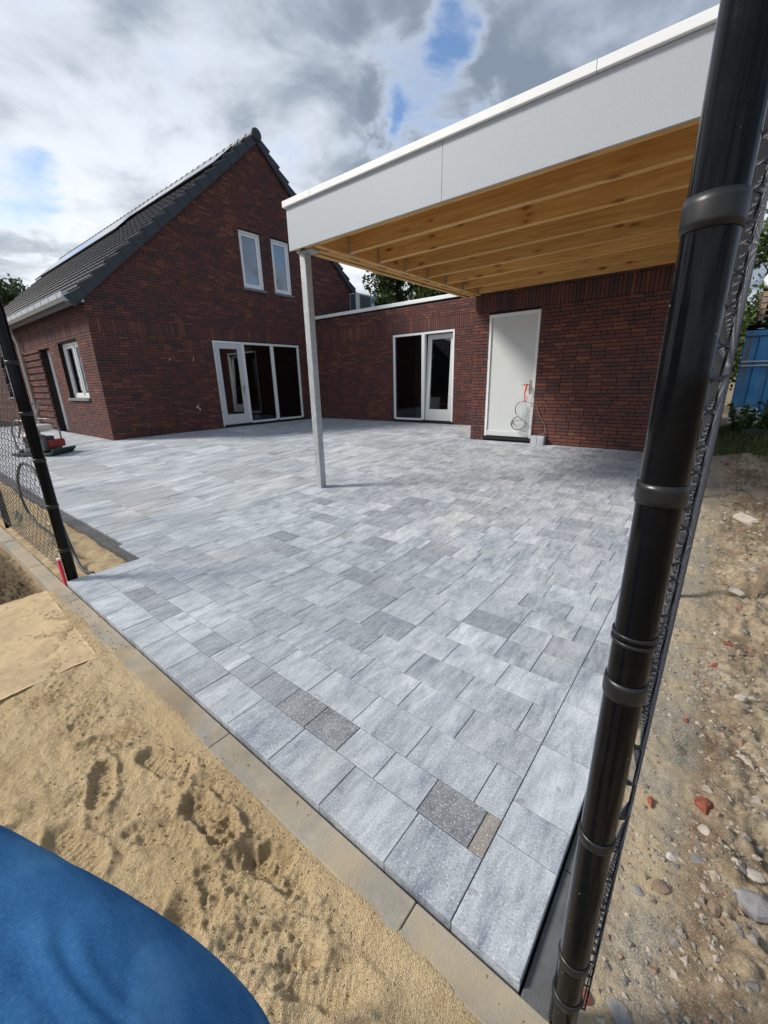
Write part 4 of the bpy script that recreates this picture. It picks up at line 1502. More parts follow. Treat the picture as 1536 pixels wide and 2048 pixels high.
# ------------------------------------------------------------------ chain link fences
def chain_link(origin, d, length, z0f, z1, nrm_, wdt=0.035, r=0.0019, nside=3, hpitch=0.07, twist=0.006):
    mb = MB()
    o = np.array(origin, float); d = np.array(d, float); nv = np.array(nrm_, float)
    n_ = int(length / wdt)
    V = []; F = []
    for i in range(n_):
        s_ = (i + 0.5) * wdt
        b = z0f(s_)
        k = int((z1 - b) / (hpitch / 2))
        ph = i % 2
        pts = []
        for j in range(k + 1):
            sg = 1 if (j + ph) % 2 else -1
            zz_ = b + j * hpitch / 2
            c = o + d * (s_ + sg * (wdt / 2 + 0.001)) + np.array([0, 0, zz_])
            pts.append(c + nv * (twist if sg > 0 else -twist) - np.array([0, 0, 0.004]))
            pts.append(c + nv * (-twist if sg > 0 else twist) + np.array([0, 0, 0.004]))
        P_ = np.array(pts)
        base = len(V)
        u1 = d; u2 = nv
        for p in P_:
            for q in range(nside):
                a = 2 * math.pi * q / nside + 0.4
                V.append(p + r * (math.cos(a) * u1 * 0.8 + math.sin(a) * u2) + np.array([0, 0, r * 0.7 * math.cos(a)]))
        m_ = len(P_)
        for a in range(m_ - 1):
            for q in range(nside):
                F.append((base + a * nside + q, base + a * nside + (q + 1) % nside, base + (a + 1) * nside + (q + 1) % nside, base + (a + 1) * nside + q))
    mb.add(V, F, 0, True)
    return mb


# right fence, seen almost along its own plane
PXR, PYR, RR = -0.0490, 0.685, 0.0295
fr_ = thing('chain_link_fence', (PXR, PYR, -0.3), 'black chain link fence right of the drive with a thick black post close up', 'fence')


def fence_post(x, y, r, z0, z1, par, n=40):
    mb = MB(); mb.tube([(x, y, z0), (x, y, z1)], r, n, caps=True)
    p = mb.build('post', M['black_post'], par)
    c = MB(); c.lathe([(r + 0.003, z1 - 0.01), (r + 0.003, z1 + 0.012), (r * 0.7, z1 + 0.024), (0.0, z1 + 0.027)], (x, y, 0), n); c.build('post_cap', M['black_plastic'], p)
    return p


def band(x, y, r, z, h, par, th=0.0022):
    mb = MB()
    mb.lathe([(r - 0.001, -h / 2), (r + th, -h / 2), (r + th + 0.0008, -h / 4), (r + th + 0.0008, h / 4), (r + th, h / 2), (r - 0.001, h / 2)], (x, y, z), 40, smooth=False)
    return mb.build('clamp', M['black_plastic'], par, smooth=True)


pr_ = fence_post(PXR, PYR, RR, -0.7, 1.86, fr_)
for (z, h) in ((1.357, 0.036), (1.02, 0.030), (0.79, 0.006), (0.777, 0.006), (0.687, 0.034), (0.337, 0.022), (-0.04, 0.022), (-0.175, 0.024)):
    band(PXR, PYR, RR, z, h, pr_)
for yy in (3.2, 5.7, 8.2, 10.7):
    fence_post(PXR, yy, 0.024, -0.7, 1.86, fr_, 16)
mesh_x = PXR + RR + 0.004
chain_link((mesh_x, PYR + 0.01, 0), (0, 1, 0), 11.2, lambda s: float(zg(-1, PYR + s)) + 0.06, 1.82, (1, 0, 0), r=0.0024, wdt=0.043, hpitch=0.086).build('wire_mesh', M['wire_coat'], fr_, kind='stuff')
for z in (1.80, 0.8, -0.19):
    m_ = MB(); m_.tube([(mesh_x, PYR, z), (mesh_x, 12, z + (0.26 if z < 0 else 0))], 0.0018, 6); m_.build('tension_wire', M['wire_coat'], fr_)

# left fence beyond the gate opening
PXL, PYL = -3.846, 0.728
fl_ = thing('chain_link_fence', (PXL, PYL, -0.3), 'black chain link fence on the left running away behind the kerb, sand showing through', 'fence')
pl_ = fence_post(PXL, PYL, 0.037, -0.7, 1.86, fl_)
for z in (1.36, 1.02, 0.687, 0.337, -0.02):
    band(PXL, PYL, 0.037, z, 0.026, pl_)
for xx_ in (-6.17, -8.5, -10.8, -13.1):
    fence_post(xx_, PYL, 0.03, -0.7, 1.86, fl_, 16)
chain_link((PXL - 0.01, PYL - 0.04, 0), (-1, 0, 0), 5.0, lambda s: -0.20, 1.82, (0, -1, 0), r=0.0025, wdt=0.062, hpitch=0.105, twist=0.008).build('wire_mesh', M['wire_coat'], fl_, kind='stuff')
for z in (1.80, 0.8, -0.18):
    m_ = MB(); m_.tube([(PXL, PYL - 0.04, z), (-13.1, PYL - 0.04, z)], 0.002, 6); m_.build('tension_wire', M['wire_coat'], fl_)


# ------------------------------------------------------------------ things on the drive and terrace
# paving stones left against the storage wall
for i, xs_ in enumerate((-2.70, -2.578)):
    mb = MB()
    mb.box((xs_, 7.64, -0.004), (xs_ + 0.118, 7.755, 0.155))
    tag(mb.build('spare_paving_stone', M['paver'], None, bevel=0.004), ('grey paving stone on edge touching the white door frame' if i == 0 else 'grey paving stone on edge, the one farther from the white door'), 'paving stone', 'spare paving stones by the storage door')

# wrapped cable hanging from the storage door handle
cb = thing('cable_bundle', (-2.9, 7.72, 1.0), 'looped grey cable in a clear bag tied to the white door handle with orange strap', 'cable')
hx, hy, hz = b1 - 0.19, YK - 0.06, 1.04
m_ = MB()
m_.tube([(hx + 0.06, hy, hz + 0.035), (hx + 0.055, hy - 0.02, hz - 0.06), (hx + 0.03, hy, hz - 0.16), (hx + 0.05, hy, hz - 0.26)], [0.022, 0.016, 0.010, 0.008], 8)
m_.tube([(hx + 0.05, hy, hz - 0.17), (hx + 0.085, hy - 0.01, hz - 0.2), (hx + 0.075, hy, hz - 0.25), (hx + 0.04, hy, hz - 0.26)], 0.007, 6)
m_.build('strap', M['orange'], cb)
m_ = MB()
c1 = (hx + 0.03, hy, hz - 0.55)


def loop(cx, cy, cz, rx, rz, a0_, a1_, n=26, tilt=0.0):
    return [(cx + rx * math.cos(a) + tilt * rz * math.sin(a), cy + 0.02 * math.sin(2 * a), cz + rz * math.sin(a)) for a in np.linspace(a0_, a1_, n)]


m_.tube(loop(hx + 0.03, hy, hz - 0.43, 0.15, 0.16, 1.2, 4.6), 0.008, 6)
m_.tube(loop(hx - 0.03, hy - 0.02, hz - 0.70, 0.13, 0.09, 0.2, 6.5, tilt=0.25), 0.0085, 6)
m_.tube(loop(hx - 0.02, hy - 0.03, hz - 0.67, 0.15, 0.12, 2.2, 6.0, tilt=0.2), 0.008, 6)
m_.tube(loop(hx + 0.0, hy - 0.01, hz - 0.63, 0.15, 0.10, 1.9, 4.4, tilt=0.2), 0.008, 6)
m_.build('cable_loops', M['cable'], cb)
m_ = MB()
m_.tube([(hx + 0.05, hy, hz - 0.27), (hx + 0.19, hy + 0.03, hz - 0.31), (hx + 0.26, hy + 0.03, hz - 0.36), (hx + 0.31, hy + 0.035, hz - 0.50), (hx + 0.42, hy + 0.035, hz - 0.66),
         (hx + 0.46, hy + 0.035, hz - 0.76), (hx + 0.44, hy + 0.02, hz - 0.84), (hx + 0.30, hy, hz - 0.885)], 0.006, 6)
m_.build('cable_tail', M['cable_pale'], cb)
m_ = MB()
prof_ = [(0.012, -0.20), (0.05, -0.27), (0.09, -0.38), (0.10, -0.50), (0.105, -0.62), (0.12, -0.72), (0.09, -0.78), (0.0, -0.80)]
m_.lathe(prof_, (hx + 0.02, hy - 0.005, hz), 18)
m_.v = [(x + 0.014 * math.sin(z * 50 + x * 60), y * 0.45 + hy * 0.55 - 0.012, z) for x, y, z in m_.v]
m_.build('clear_bag', M['film'], cb)

# tap on the gable
tp = thing('garden_tap', (XG, 5.778, 0.6), 'small chromed garden tap on the brick gable left of the garden door', 'tap')
m_ = MB(); m_.lathe([(0.0, 0.012), (0.035, 0.012), (0.035, 0.0)], (XG, 5.74, 0.62), 14, axis=0); m_.tube([(XG, 5.74, 0.62), (XG + 0.09, 5.74, 0.62), (XG + 0.115, 5.74, 0.60), (XG + 0.118, 5.74, 0.545)], 0.014, 8); m_.build('spout', M['brass'], tp)
m_ = MB(); m_.tube([(XG + 0.06, 5.74, 0.63), (XG + 0.06, 5.74, 0.675)], 0.008, 6); m_.box((XG + 0.05, 5.70, 0.675), (XG + 0.07, 5.78, 0.69)); m_.build('tap_lever', M['brass'], tp)
# two wire ends out of the wall
for (yy, ln) in ((5.19, 0.035), (5.80, 0.11)):
    m_ = MB(); m_.tube([(XG - 0.01, yy, 1.82), (XG + 0.03, yy + 0.01, 1.82), (XG + 0.035, yy + 0.03, 1.82 + ln)], 0.006, 6)
    m_.lathe([(0.02, 0.004), (0.02, 0.0)], (XG + 0.001, yy, 1.82), 10, axis=0)
    tag(m_.build('wall_wire', M['pale'], None), 'short pale wire end out of the gable, the one ' + ('nearer the house corner' if yy < 5.5 else 'nearer the garden door'), 'wire', 'wire ends in the gable')

# outdoor unit on the wing roof
ux, uy, uz = -10.04, 10.80, 3.10
ac = thing('heat_pump_unit', (ux, uy, uz), 'pale outdoor heat pump unit on the flat roof of the wing beside the gable', 'heat pump')
m_ = MB(); m_.box((ux, uy, uz + 0.05), (ux + 0.33, uy + 0.86, uz + 0.79)); bd = m_.build('casing', M['ac_body'], ac, bevel=0.018)
m_ = MB()
m_.box((ux + 0.331, uy + 0.12, uz + 0.11), (ux + 0.334, uy + 0.66, uz + 0.74))
for i in range(24):
    yg_ = uy + 0.13 + i * 0.0215; m_.box((ux + 0.336, yg_, uz + 0.12), (ux + 0.344, yg_ + 0.006, uz + 0.73))
for i in range(6):
    zg_ = uz + 0.18 + i * 0.1; m_.box((ux + 0.345, uy + 0.125, zg_), (ux + 0.349, uy + 0.65, zg_ + 0.005))
m_.build('fan_grille', M['fan_grille'], bd)
m_ = MB(); m_.box((ux + 0.03, uy - 0.004, uz + 0.08), (ux + 0.26, uy - 0.001, uz + 0.77))
for i in range(14):
    m_.box((ux + 0.03, uy - 0.010, uz + 0.09 + i * 0.048), (ux + 0.26, uy - 0.005, uz + 0.115 + i * 0.048))
m_.build('fins', M['ac_fin'], bd)
m_ = MB(); m_.box((ux + 0.331, uy + 0.70, uz + 0.55), (ux + 0.334, uy + 0.82, uz + 0.70)); m_.box((ux + 0.331, uy + 0.74, uz + 0.36), (ux + 0.334, uy + 0.79, uz + 0.42)); m_.build('sticker', M['sticker_blue'], bd)
for k in (0.1, 0.66):
    m_ = MB(); m_.box((ux - 0.03, uy + k, uz - 0.1), (ux + 0.36, uy + k + 0.08, uz + 0.05)); m_.build('foot', M['rubber'], ac)

# plate compactor on the terrace
CX, CY = -10.86, 2.14
CZ = float(zg(CX, CY))
pc = thing('plate_compactor', (CX, CY, CZ), 'plate compactor with red engine, cream tank and green base plate on the terrace', 'compactor')
ca, sa_ = math.cos(-1.0), math.sin(-1.0)


def cl(x, y, z):      # local: x along the plate width, y forward
    return np.array([CX + x * ca - y * sa_, CY + x * sa_ + y * ca, CZ + z])


def cbox(mb, x0, x1, y0, y1, z0, z1):
    mb.obox(cl((x0 + x1) / 2, (y0 + y1) / 2, (z0 + z1) / 2), np.array([ca, sa_, 0]) * (x1 - x0) / 2, np.array([-sa_, ca, 0]) * (y1 - y0) / 2, (0, 0, (z1 - z0) / 2)); return mb


m_ = MB(); cbox(m_, -0.28, 0.28, -0.42, 0.44, 0.005, 0.055)
m_.add([cl(-0.28, 0.44, 0.005), cl(0.28, 0.44, 0.005), cl(0.28, 0.54, 0.10), cl(-0.28, 0.54, 0.10), cl(-0.28, 0.44, 0.055), cl(0.28, 0.44, 0.055), cl(0.28, 0.53, 0.14), cl(-0.28, 0.53, 0.14)],
       [(0, 3, 2, 1), (4, 5, 6, 7), (0, 1, 5, 4), (1, 2, 6, 5), (2, 3, 7, 6), (3, 0, 4, 7)])
m_.build('base_plate', M['green_steel'], pc, bevel=0.01)
m_ = MB(); cbox(m_, -0.20, 0.20, -0.30, 0.30, 0.10, 0.135); m_.build('engine_bed', M['grey_steel'], pc, bevel=0.006)
m_ = MB(); [cbox(m_, sx_ * 0.2 - 0.03, sx_ * 0.2 + 0.03, sy_ * 0.25 - 0.03, sy_ * 0.25 + 0.03, 0.05, 0.10) for sx_ in (-1, 1) for sy_ in (-1, 1)]; m_.build('rubber_mounts', M['rubber'], pc)
m_ = MB(); cbox(m_, -0.17, 0.14, -0.22, 0.20, 0.136, 0.36); m_.build('engine_block', M['engine'], pc, bevel=0.02)
m_ = MB(); m_.tube([cl(-0.05, -0.22, 0.30), cl(-0.05, -0.30, 0.30)], [0.13, 0.12], 20); m_.build('recoil_housing', M['red_paint'], pc)
m_ = MB(); cbox(m_, -0.24, 0.16, 0.205, 0.36, 0.136, 0.29); m_.build('exciter_cover', M['red_paint'], pc, bevel=0.02)
m_ = MB(); cbox(m_, -0.19, 0.16, -0.20, 0.22, 0.46, 0.60); m_.build('fuel_tank', M['cream'], pc, bevel=0.05)
m_ = MB(); m_.tube([cl(0.05, 0.0, 0.60), cl(0.05, 0.0, 0.63)], 0.035, 12); m_.build('fuel_cap', M['black_plastic'], pc)
m_ = MB(); cbox(m_, 0.17, 0.25, -0.05, 0.36, 0.14, 0.42); m_.build('belt_guard', M['engine'], pc, bevel=0.03)
m_ = MB()
for sx_ in (-0.22, 0.24):
    m_.tube([cl(sx_, -0.28, 0.12), cl(sx_, -0.30, 0.52), cl(sx_, -0.16, 0.70), cl(sx_, 0.2, 0.68), cl(sx_, 0.30, 0.50), cl(sx_, 0.30, 0.14)], 0.016, 8)
m_.tube([cl(-0.22, 0.0, 0.69), cl(0.24, 0.0, 0.69)], 0.014, 8)
m_.build('guard_frame', M['grey_steel'], pc)
m_ = MB()
m_.tube([cl(-0.16, -0.28, 0.35), cl(-0.16, -0.12, 0.66), cl(-0.16, 0.04, 1.0)], 0.017, 8)
m_.tube([cl(0.16, -0.28, 0.35), cl(0.16, -0.12, 0.66), cl(0.16, 0.04, 1.0)], 0.017, 8)
m_.tube([cl(-0.26, 0.045, 1.01), cl(0.26, 0.045, 1.01)], 0.020, 8)
m_.build('handle', M['grey_steel'], pc)
m_ = MB()
m_.tube(smooth_path([cl(0.2, 0.30, 0.2), cl(0.30, 0.26, 0.52), cl(0.24, 0.02, 0.72), cl(0.17, -0.15, 0.62), cl(0.16, 0.0, 0.90)]), 0.014, 7)
m_.build('throttle_cable', M['hose'], pc)

# hose lying by the left post
hs = MB()
hp = [(-3.80, 0.86, -0.262), (-3.95, 0.84, -0.285), (-4.2, 0.86, -0.27), (-4.35, 0.87, -0.16), (-4.42, 0.86, 0.1), (-4.5, 0.84, 0.35), (-4.7, 0.82, 0.52), (-5.0, 0.80, 0.52), (-5.35, 0.80, 0.3), (-5.5, 0.82, 0.02),
      (-5.3, 0.84, -0.12), (-5.0, 0.86, -0.16), (-4.7, 0.88, -0.24), (-4.45, 0.9, -0.27)]


hs.tube(smooth_path(hp), 0.013, 8)
tag(hs.build('hose', M['hose'], None), 'dark hose looping up behind the left fence post', 'hose')

# red marker stake before the left post
ms = thing('marker_stake', (-3.80, 0.69, -0.3), 'short wooden stake sprayed red with a pale top at the left fence post', 'stake')
m_ = MB(); m_.obox((-3.835, 0.672, -0.22), (0.019, 0.0, 0), (0, 0.010, 0), (-0.008, 0, 0.13)); m_.build('stake', M['pink'], ms, bevel=0.002)
m_ = MB(); m_.obox((-3.8435, 0.672, -0.083), (0.0192, 0.0, 0), (0, 0.0102, 0), (-0.0002, 0, 0.006)); m_.build('stake_top', M['pale'], ms)
# green scrap caught in the wire
m_ = MB()
for q in range(5):
    c = np.array((-5.3 + 0.05 * q, 0.70, -0.02 + 0.03 * math.sin(q * 2)))
    m_.add([c + np.array((-0.06, 0, 0.0)), c + np.array((0.01, -0.02, -0.04)), c + np.array((0.08, 0.01, 0.02)), c + np.array((0.0, 0.02, 0.05))], [(0, 1, 2, 3)])
tag(m_.build('plastic_scrap', M['green_steel'], None), 'dark green scrap caught in the left wire mesh', 'scrap')

# board lying under dusted sand
k_ = 1.224
bm = MB()
A_ = np.array((-3.83, 0.545)); B_ = np.array((-2.575, 0.502)); C_ = np.array((-2.52, -0.75)); D_ = np.array((-3.80, -0.72))
n_ = 72
vs = []; fs = []
bz_ = lambda x, y_: float(0.006 * fbm(np.array(x * 3), np.array(y_ * 3), 2) + 0.006 * fbm(np.array(x * 17), np.array(y_ * 17), 3) + 0.004 * max(float(fbm(np.array(x * 45), np.array(y_ * 45), 2)), 0))
for i in range(n_ + 1):
    for j in range(n_ + 1):
        a, b = i / n_, j / n_
        p = (A_ * (1 - a) + B_ * a) * (1 - b) + (D_ * (1 - a) + C_ * a) * b
        vs.append((p[0], p[1], -0.293 + bz_(p[0], p[1]) + 0.016 * a * b * b ** 0 * (1 - 0.5 * b)))
fs = [(i * (n_ + 1) + j, i * (n_ + 1) + j + 1, (i + 1) * (n_ + 1) + j + 1, (i + 1) * (n_ + 1) + j) for i in range(n_) for j in range(n_)]
fs = [f[::-1] for f in fs]
top_ = len(vs)
vs += [(p[0], p[1], p[2] - 0.018) for p in vs[:]]
ring = [i * (n_ + 1) for i in range(n_ + 1)] + [n_ * (n_ + 1) + j for j in range(1, n_ + 1)] + [i * (n_ + 1) + n_ for i in range(n_ - 1, -1, -1)] + [j for j in range(n_ - 1, 0, -1)]
fs += [(ring[i], ring[(i + 1) % len(ring)], ring[(i + 1) % len(ring)] + top_, ring[i] + top_) for i in range(len(ring))]
bm.add(vs, fs, 0, True)
tag(bm.build('plywood_sheet', M['board'], None), 'large flat wooden board half buried under sand before the kerb', 'board')


# ------------------------------------------------------------------ right side: rubble, stake, weeds, container
def gzd(x, y):
    return float(dirt_z(np.array([[x]]), np.array([[y]]))[0, 0])


def rock(r, sq=(1, 1, 1), seed=0, flat=0.25):
    rr = np.random.default_rng(seed)
    bm_ = []
    n1_, n2_ = 7, 10
    vs = []
    for i in range(n1_):
        th = math.pi * (i + 0.5) / n1_
        for j in range(n2_):
            ph = 2 * math.pi * j / n2_
            vs.append((math.sin(th) * math.cos(ph), math.sin(th) * math.sin(ph), math.cos(th)))
    vs = np.array(vs)
    for _ in range(12):           # chip flat facets
        nv = rr.normal(size=3); nv /= np.linalg.norm(nv)
        h = rr.uniform(0.5, 0.85)
        d = vs @ nv
        vs = vs - np.outer(np.maximum(d - h, 0), nv)
    vs = vs * np.array(sq) * r
    fs = [(i * n2_ + j, i * n2_ + (j + 1) % n2_, (i + 1) * n2_ + (j + 1) % n2_, (i + 1) * n2_ + j) for i in range(n1_ - 1) for j in range(n2_)]
    fs += [tuple(range(n2_))[::-1], tuple(range((n1_ - 1) * n2_, n1_ * n2_))]
    return vs, fs


def on_dirt(u, v, z=-0.31):
    d = ray(u, v)
    t = 0.2
    while t < 30:
        q = CAM + d * t
        if q[2] <= (gzd(q[0], q[1]) if q[0] > -0.06 else float(zg(q[0], q[1])) - 0.05): return q
        t += 0.01
    return CAM + d * t


rocks = [
    ((1405, 1612), 0.036, (1.1, 0.9, 0.55), 'red_shard', 'broken_brick', 'largest broken red brick piece on the soil right of the fence', 'brick piece'),
    ((1300, 1606), 0.020, (1.2, 0.6, 0.6), 'red_shard', 'broken_brick', 'dark red brick chip beside the foot of the fence', 'brick piece'),
    ((1372, 1443), 0.016, (1.3, 0.8, 0.6), 'red_shard', 'broken_brick', 'orange red brick chip just above the grass tuft', 'brick piece'),
    ((1432, 1332), 0.026, (1.5, 0.5, 0.4), 'red_shard', 'broken_brick', 'long thin red brick shard next to the white gravel heap', 'brick piece'),
    ((1455, 1290), 0.028, (1.0, 0.9, 0.6), 'red_shard', 'broken_brick', 'dark red brick piece above the white gravel heap', 'brick piece'),
    ((1170, 1998), 0.020, (1.0, 1.0, 0.6), 'red_shard', 'broken_brick', 'reddish stone right at the foot of the black post', 'brick piece'),
    ((1503, 1812), 0.050, (1.15, 0.9, 0.6), 'stone_grey', 'rock', 'big grey rock at the right edge of the photo', 'rock'),
    ((1508, 1752), 0.027, (1.0, 0.7, 0.3), 'stone_pale', 'rock', 'flat pale tilted stone above the big grey rock', 'rock'),
    ((1240, 2040), 0.030, (1.2, 0.8, 0.6), 'stone_grey', 'rock', 'grey rock at the bottom edge right of the black post', 'rock'),
    ((1487, 1043), 0.085, (1.3, 0.9, 0.65), 'stone_pale', 'rock', 'pale boulder far along the fence below the weeds', 'rock'),
    ((1410, 1665), 0.020, (1.3, 0.8, 0.6), 'stone_pale', 'rock', 'pale grey stone just below the largest red brick piece', 'rock'),
    ((1320, 1778), 0.022, (1.2, 0.8, 0.7), 'stone_brown', 'rock', 'brown stone half sunk in sand right of the post', 'rock'),
    ((1275, 1785), 0.016, (0.8, 1.2, 0.7), 'stone_grey', 'rock', 'dark grey chip half sunk in sand nearest the post', 'rock'),
    ((1425, 1820), 0.020, (1.1, 0.9, 0.8), 'stone_brown', 'rock', 'rounded brown stone left of the big grey rock', 'rock'),
    ((1390, 1720), 0.020, (1.0, 0.9, 0.7), 'stone_grey', 'rock', 'dull grey stone between the pale stone and the big rock', 'rock'),
    ((1483, 1398), 0.024, (1.3, 0.8, 0.5), 'stone_pale', 'rock', 'angular white stone right of the gravel heap', 'rock'),
    ((1470, 1187), 0.045, (1.4, 0.9, 0.6), 'stone_pale', 'rock', 'pale clod beside the wooden survey stake', 'rock'),
]
for i, ((u, v), r, sq, mt, nm, lb, ct) in enumerate(rocks):
    q = on_dirt(u, v)
    r *= 1.1
    vs, fs = rock(r, sq, 50 + i)
    a = random.uniform(0, 3); c_, s_ = math.cos(a), math.sin(a)
    vs = [(x * c_ - y_ * s_, x * s_ + y_ * c_, z) for x, y_, z in vs]
    o = link(nm, raw_mesh(nm, vs, fs, M[mt])); o.location = (q[0], q[1], q[2] + r * sq[2] * 0.45)
    tag(o, lb, ct, 'rubble beside the right fence')
# small gravel, one mass
gv = MB()
proto = [rock(1.0, (1.1, 0.9, 0.7), 200 + k) for k in range(6)]


def tiny(seed):
    rr = np.random.default_rng(seed)
    v = np.array([(1, 0, 0), (-1, 0, 0), (0, 1, 0), (0, -1, 0), (0, 0, 1), (0, 0, -1)], float) * rr.uniform(0.6, 1.2, (6, 1)) + rr.normal(0, 0.15, (6, 3))
    f = [(0, 2, 4), (2, 1, 4), (1, 3, 4), (3, 0, 4), (2, 0, 5), (1, 2, 5), (3, 1, 5), (0, 3, 5)]
    return v, f


tinies = [tiny(k) for k in range(12)]
GX = []
for k in range(9500):
    yq = 0.45 + (random.random() ** 2.2) * 7.0
    xq = random.uniform(-0.01, 0.22 + 0.09 * yq) if random.random() < 0.8 else random.uniform(0.0, 0.1)
    cl_ = float(fbm(np.array(xq * 6), np.array(yq * 4), 3))
    if cl_ < 0.02 and random.random() < 0.62: continue
    if xq < 0.13 and random.random() < 0.55: continue
    r = (0.0018 + 0.0075 * random.random() ** 4.0) * (1 + 0.35 * yq)
    GX.append((xq, yq, r))
for k in range(190):
    yq = 0.75 + (random.random() ** 1.7) * 6.5
    GX.append((random.uniform(0.1, 0.22 + 0.09 * yq), yq, random.uniform(0.009, 0.019) * (1 + 0.25 * yq)))
heap = on_dirt(1415, 1365)
for k in range(420):
    GX.append((heap[0] + random.gauss(0, 0.035), heap[1] + random.gauss(0, 0.09), 0.005 + 0.004 * random.random()))
gxy = np.array(GX)
gzv = dirt_z(gxy[:, 0], gxy[:, 1])
for (xq, yq, r), zq in zip(GX, gzv):
    v, f = tinies[random.randrange(12)]
    a = random.uniform(0, 6.28); c_, s_ = math.cos(a), math.sin(a)
    R_ = np.array([[c_, -s_, 0], [s_, c_, 0], [0, 0, 0.7]])
    gv.add((v @ R_.T) * r + np.array([xq, yq, zq + (r * 0.15 if r < 0.012 else -r * 0.1)]), f, random.random())
gvo = gv.build('gravel', M['gravel'], None, kind='stuff')

# pebbles and crumbs on the front sand, sand spilled on the kerb
pb = MB()
cx_ = rng.uniform(-3.6, -0.05, 11000); cy_ = 0.57 - np.abs(rng.normal(0, 0.38, 11000))
on_k = rng.random(11000) < 0.05
cy_ = np.where(on_k, rng.uniform(0.565, 0.66, 11000), cy_)
keep_ = (cy_ > -0.5) & (fbm(cx_ * 3.1 + 8, cy_ * 3.1, 3) + rng.normal(0, 0.25, 11000) > 0.0)
cx_, cy_, on_k = cx_[keep_], cy_[keep_], on_k[keep_]
cz_ = np.where(on_k, -0.287, front_sand(cx_, np.minimum(cy_, 0.57)))
for xq, yq, zq in zip(cx_, cy_, cz_):
    v, f = tinies[random.randrange(12)]
    r = 0.0014 + 0.0040 * random.random() ** 3
    pb.add(v * r + np.array([xq, yq, zq + r * 0.2]), f, random.random())
pb.build('sand_crumbs', M['sand'], None, kind='stuff')

# survey stake on the right
q = on_dirt(1508, 1192)
sk = MB(); sk.obox((q[0] + 0.006, q[1], q[2] + 0.10), (0.014, 0, 0), (0, 0.008, 0), (0.006, 0, 0.14))
tag(sk.build('survey_stake', M['stake'], None, bevel=0.002), 'thin wooden survey stake upright in the soil at the right edge', 'stake')


# plants
def leafy(mb, c, rad, n, size, flat=0.0, up=0.3):
    c = np.array(c, float); rad = np.array(rad, float)
    D_ = rng.normal(size=(n, 3)); D_ /= np.linalg.norm(D_, axis=1)[:, None]
    R_ = rng.random(n) ** 0.45
    Pn = c + D_ * rad * R_[:, None]
    for p in Pn:
        a = rng.normal(size=3); a /= np.linalg.norm(a)
        b = np.cross(a, rng.normal(size=3) + np.array([0, 0, up])); b /= np.linalg.norm(b) + 1e-9
        s = size * rng.uniform(0.6, 1.3)
        mb.add([p - a * s, p - b * s * 0.45 + a * s * 0.1, p + a * s, p + b * s * 0.45 + a * s * 0.1], [(0, 1, 2, 3)], float(rng.random()))


def tree(name, label, x, y, z0, h, crown, mat, nleaf, lsz, group, cat='tree', trunk_r=0.14):
    t = thing(name, (x, y, z0), label, cat, group)
    mb = MB(); mb.tube(smooth_path([(x, y, z0 - 0.3), (x + 0.05, y, z0 + h * 0.3), (x - 0.05, y + 0.05, z0 + h * 0.6), (x, y, z0 + h * 0.88)]), list(np.linspace(trunk_r, trunk_r * 0.2, 19)), 9)
    for k in range(9):
        a = random.uniform(0, 6.28); zz_ = z0 + h * random.uniform(0.25, 0.75)
        ln = h * random.uniform(0.15, 0.3)
        mb.tube([(x, y, zz_), (x + ln * 0.6 * math.cos(a), y + ln * 0.6 * math.sin(a), zz_ + ln * 0.4), (x + ln * math.cos(a), y + ln * math.sin(a), zz_ + ln * 0.9)], [trunk_r * 0.4, trunk_r * 0.25, trunk_r * 0.08], 6)
    mb.build('trunk', M['bark'], t)
    cr = MB()
    nb = 34
    for k in range(nb):
        a = random.uniform(0, 6.28); e = random.uniform(-0.9, 1.0); rr = random.random() ** 0.4
        ce = (x + crown[0] * rr * math.cos(a) * math.cos(e), y + crown[1] * rr * math.sin(a) * math.cos(e), z0 + crown[3] + crown[2] * rr * math.sin(e))
        q_ = random.uniform(0.22, 0.42)
        leafy(cr, ce, (crown[0] * q_, crown[1] * q_, crown[2] * q_ * 0.8), int(nleaf / nb), lsz)
    cr.build('crown', M[mat], t)
    return t


tree('broadleaf_tree', 'dark green broadleaf tree behind the heat pump unit', -12.6, 17.2, -0.2, 6.2, (2.3, 1.8, 2.6, 4.1), 'leaf', 13000, 0.13, 'trees behind the wing roof')
tree('broadleaf_tree', 'broad green tree behind the middle of the wing roof', -9.4, 17.0, -0.2, 6.6, (2.9, 1.9, 2.8, 4.2), 'leaf', 17000, 0.13, 'trees behind the wing roof')
tree('broadleaf_tree', 'lighter green tree behind the wing roof, partly behind the carport beam', -6.0, 16.8, -0.2, 6.3, (2.8, 1.8, 2.6, 4.0), 'leaf_hedge', 15000, 0.12, 'trees behind the wing roof')
tree('broadleaf_tree', 'distant loose tree beyond the left end of the roof', -37.0, 6.6, -0.2, 8.6, (2.8, 2.6, 3.1, 5.4), 'leaf', 5000, 0.17, 'trees behind the wing roof')
for (hx_, hy_, lb_, hh) in ((1.0, 17.4, 'tall sunlit green shrub behind the blue container, nearest the fence', 6.0), (3.4, 18.0, 'tall green shrub behind the right part of the blue container', 6.0)):
    tree('shrub', lb_, hx_, hy_, -0.1, hh, (1.7, 1.4, 3.0, 3.0), 'leaf_hedge', 10000, 0.10, 'shrubs behind the container', 'shrub', 0.07)

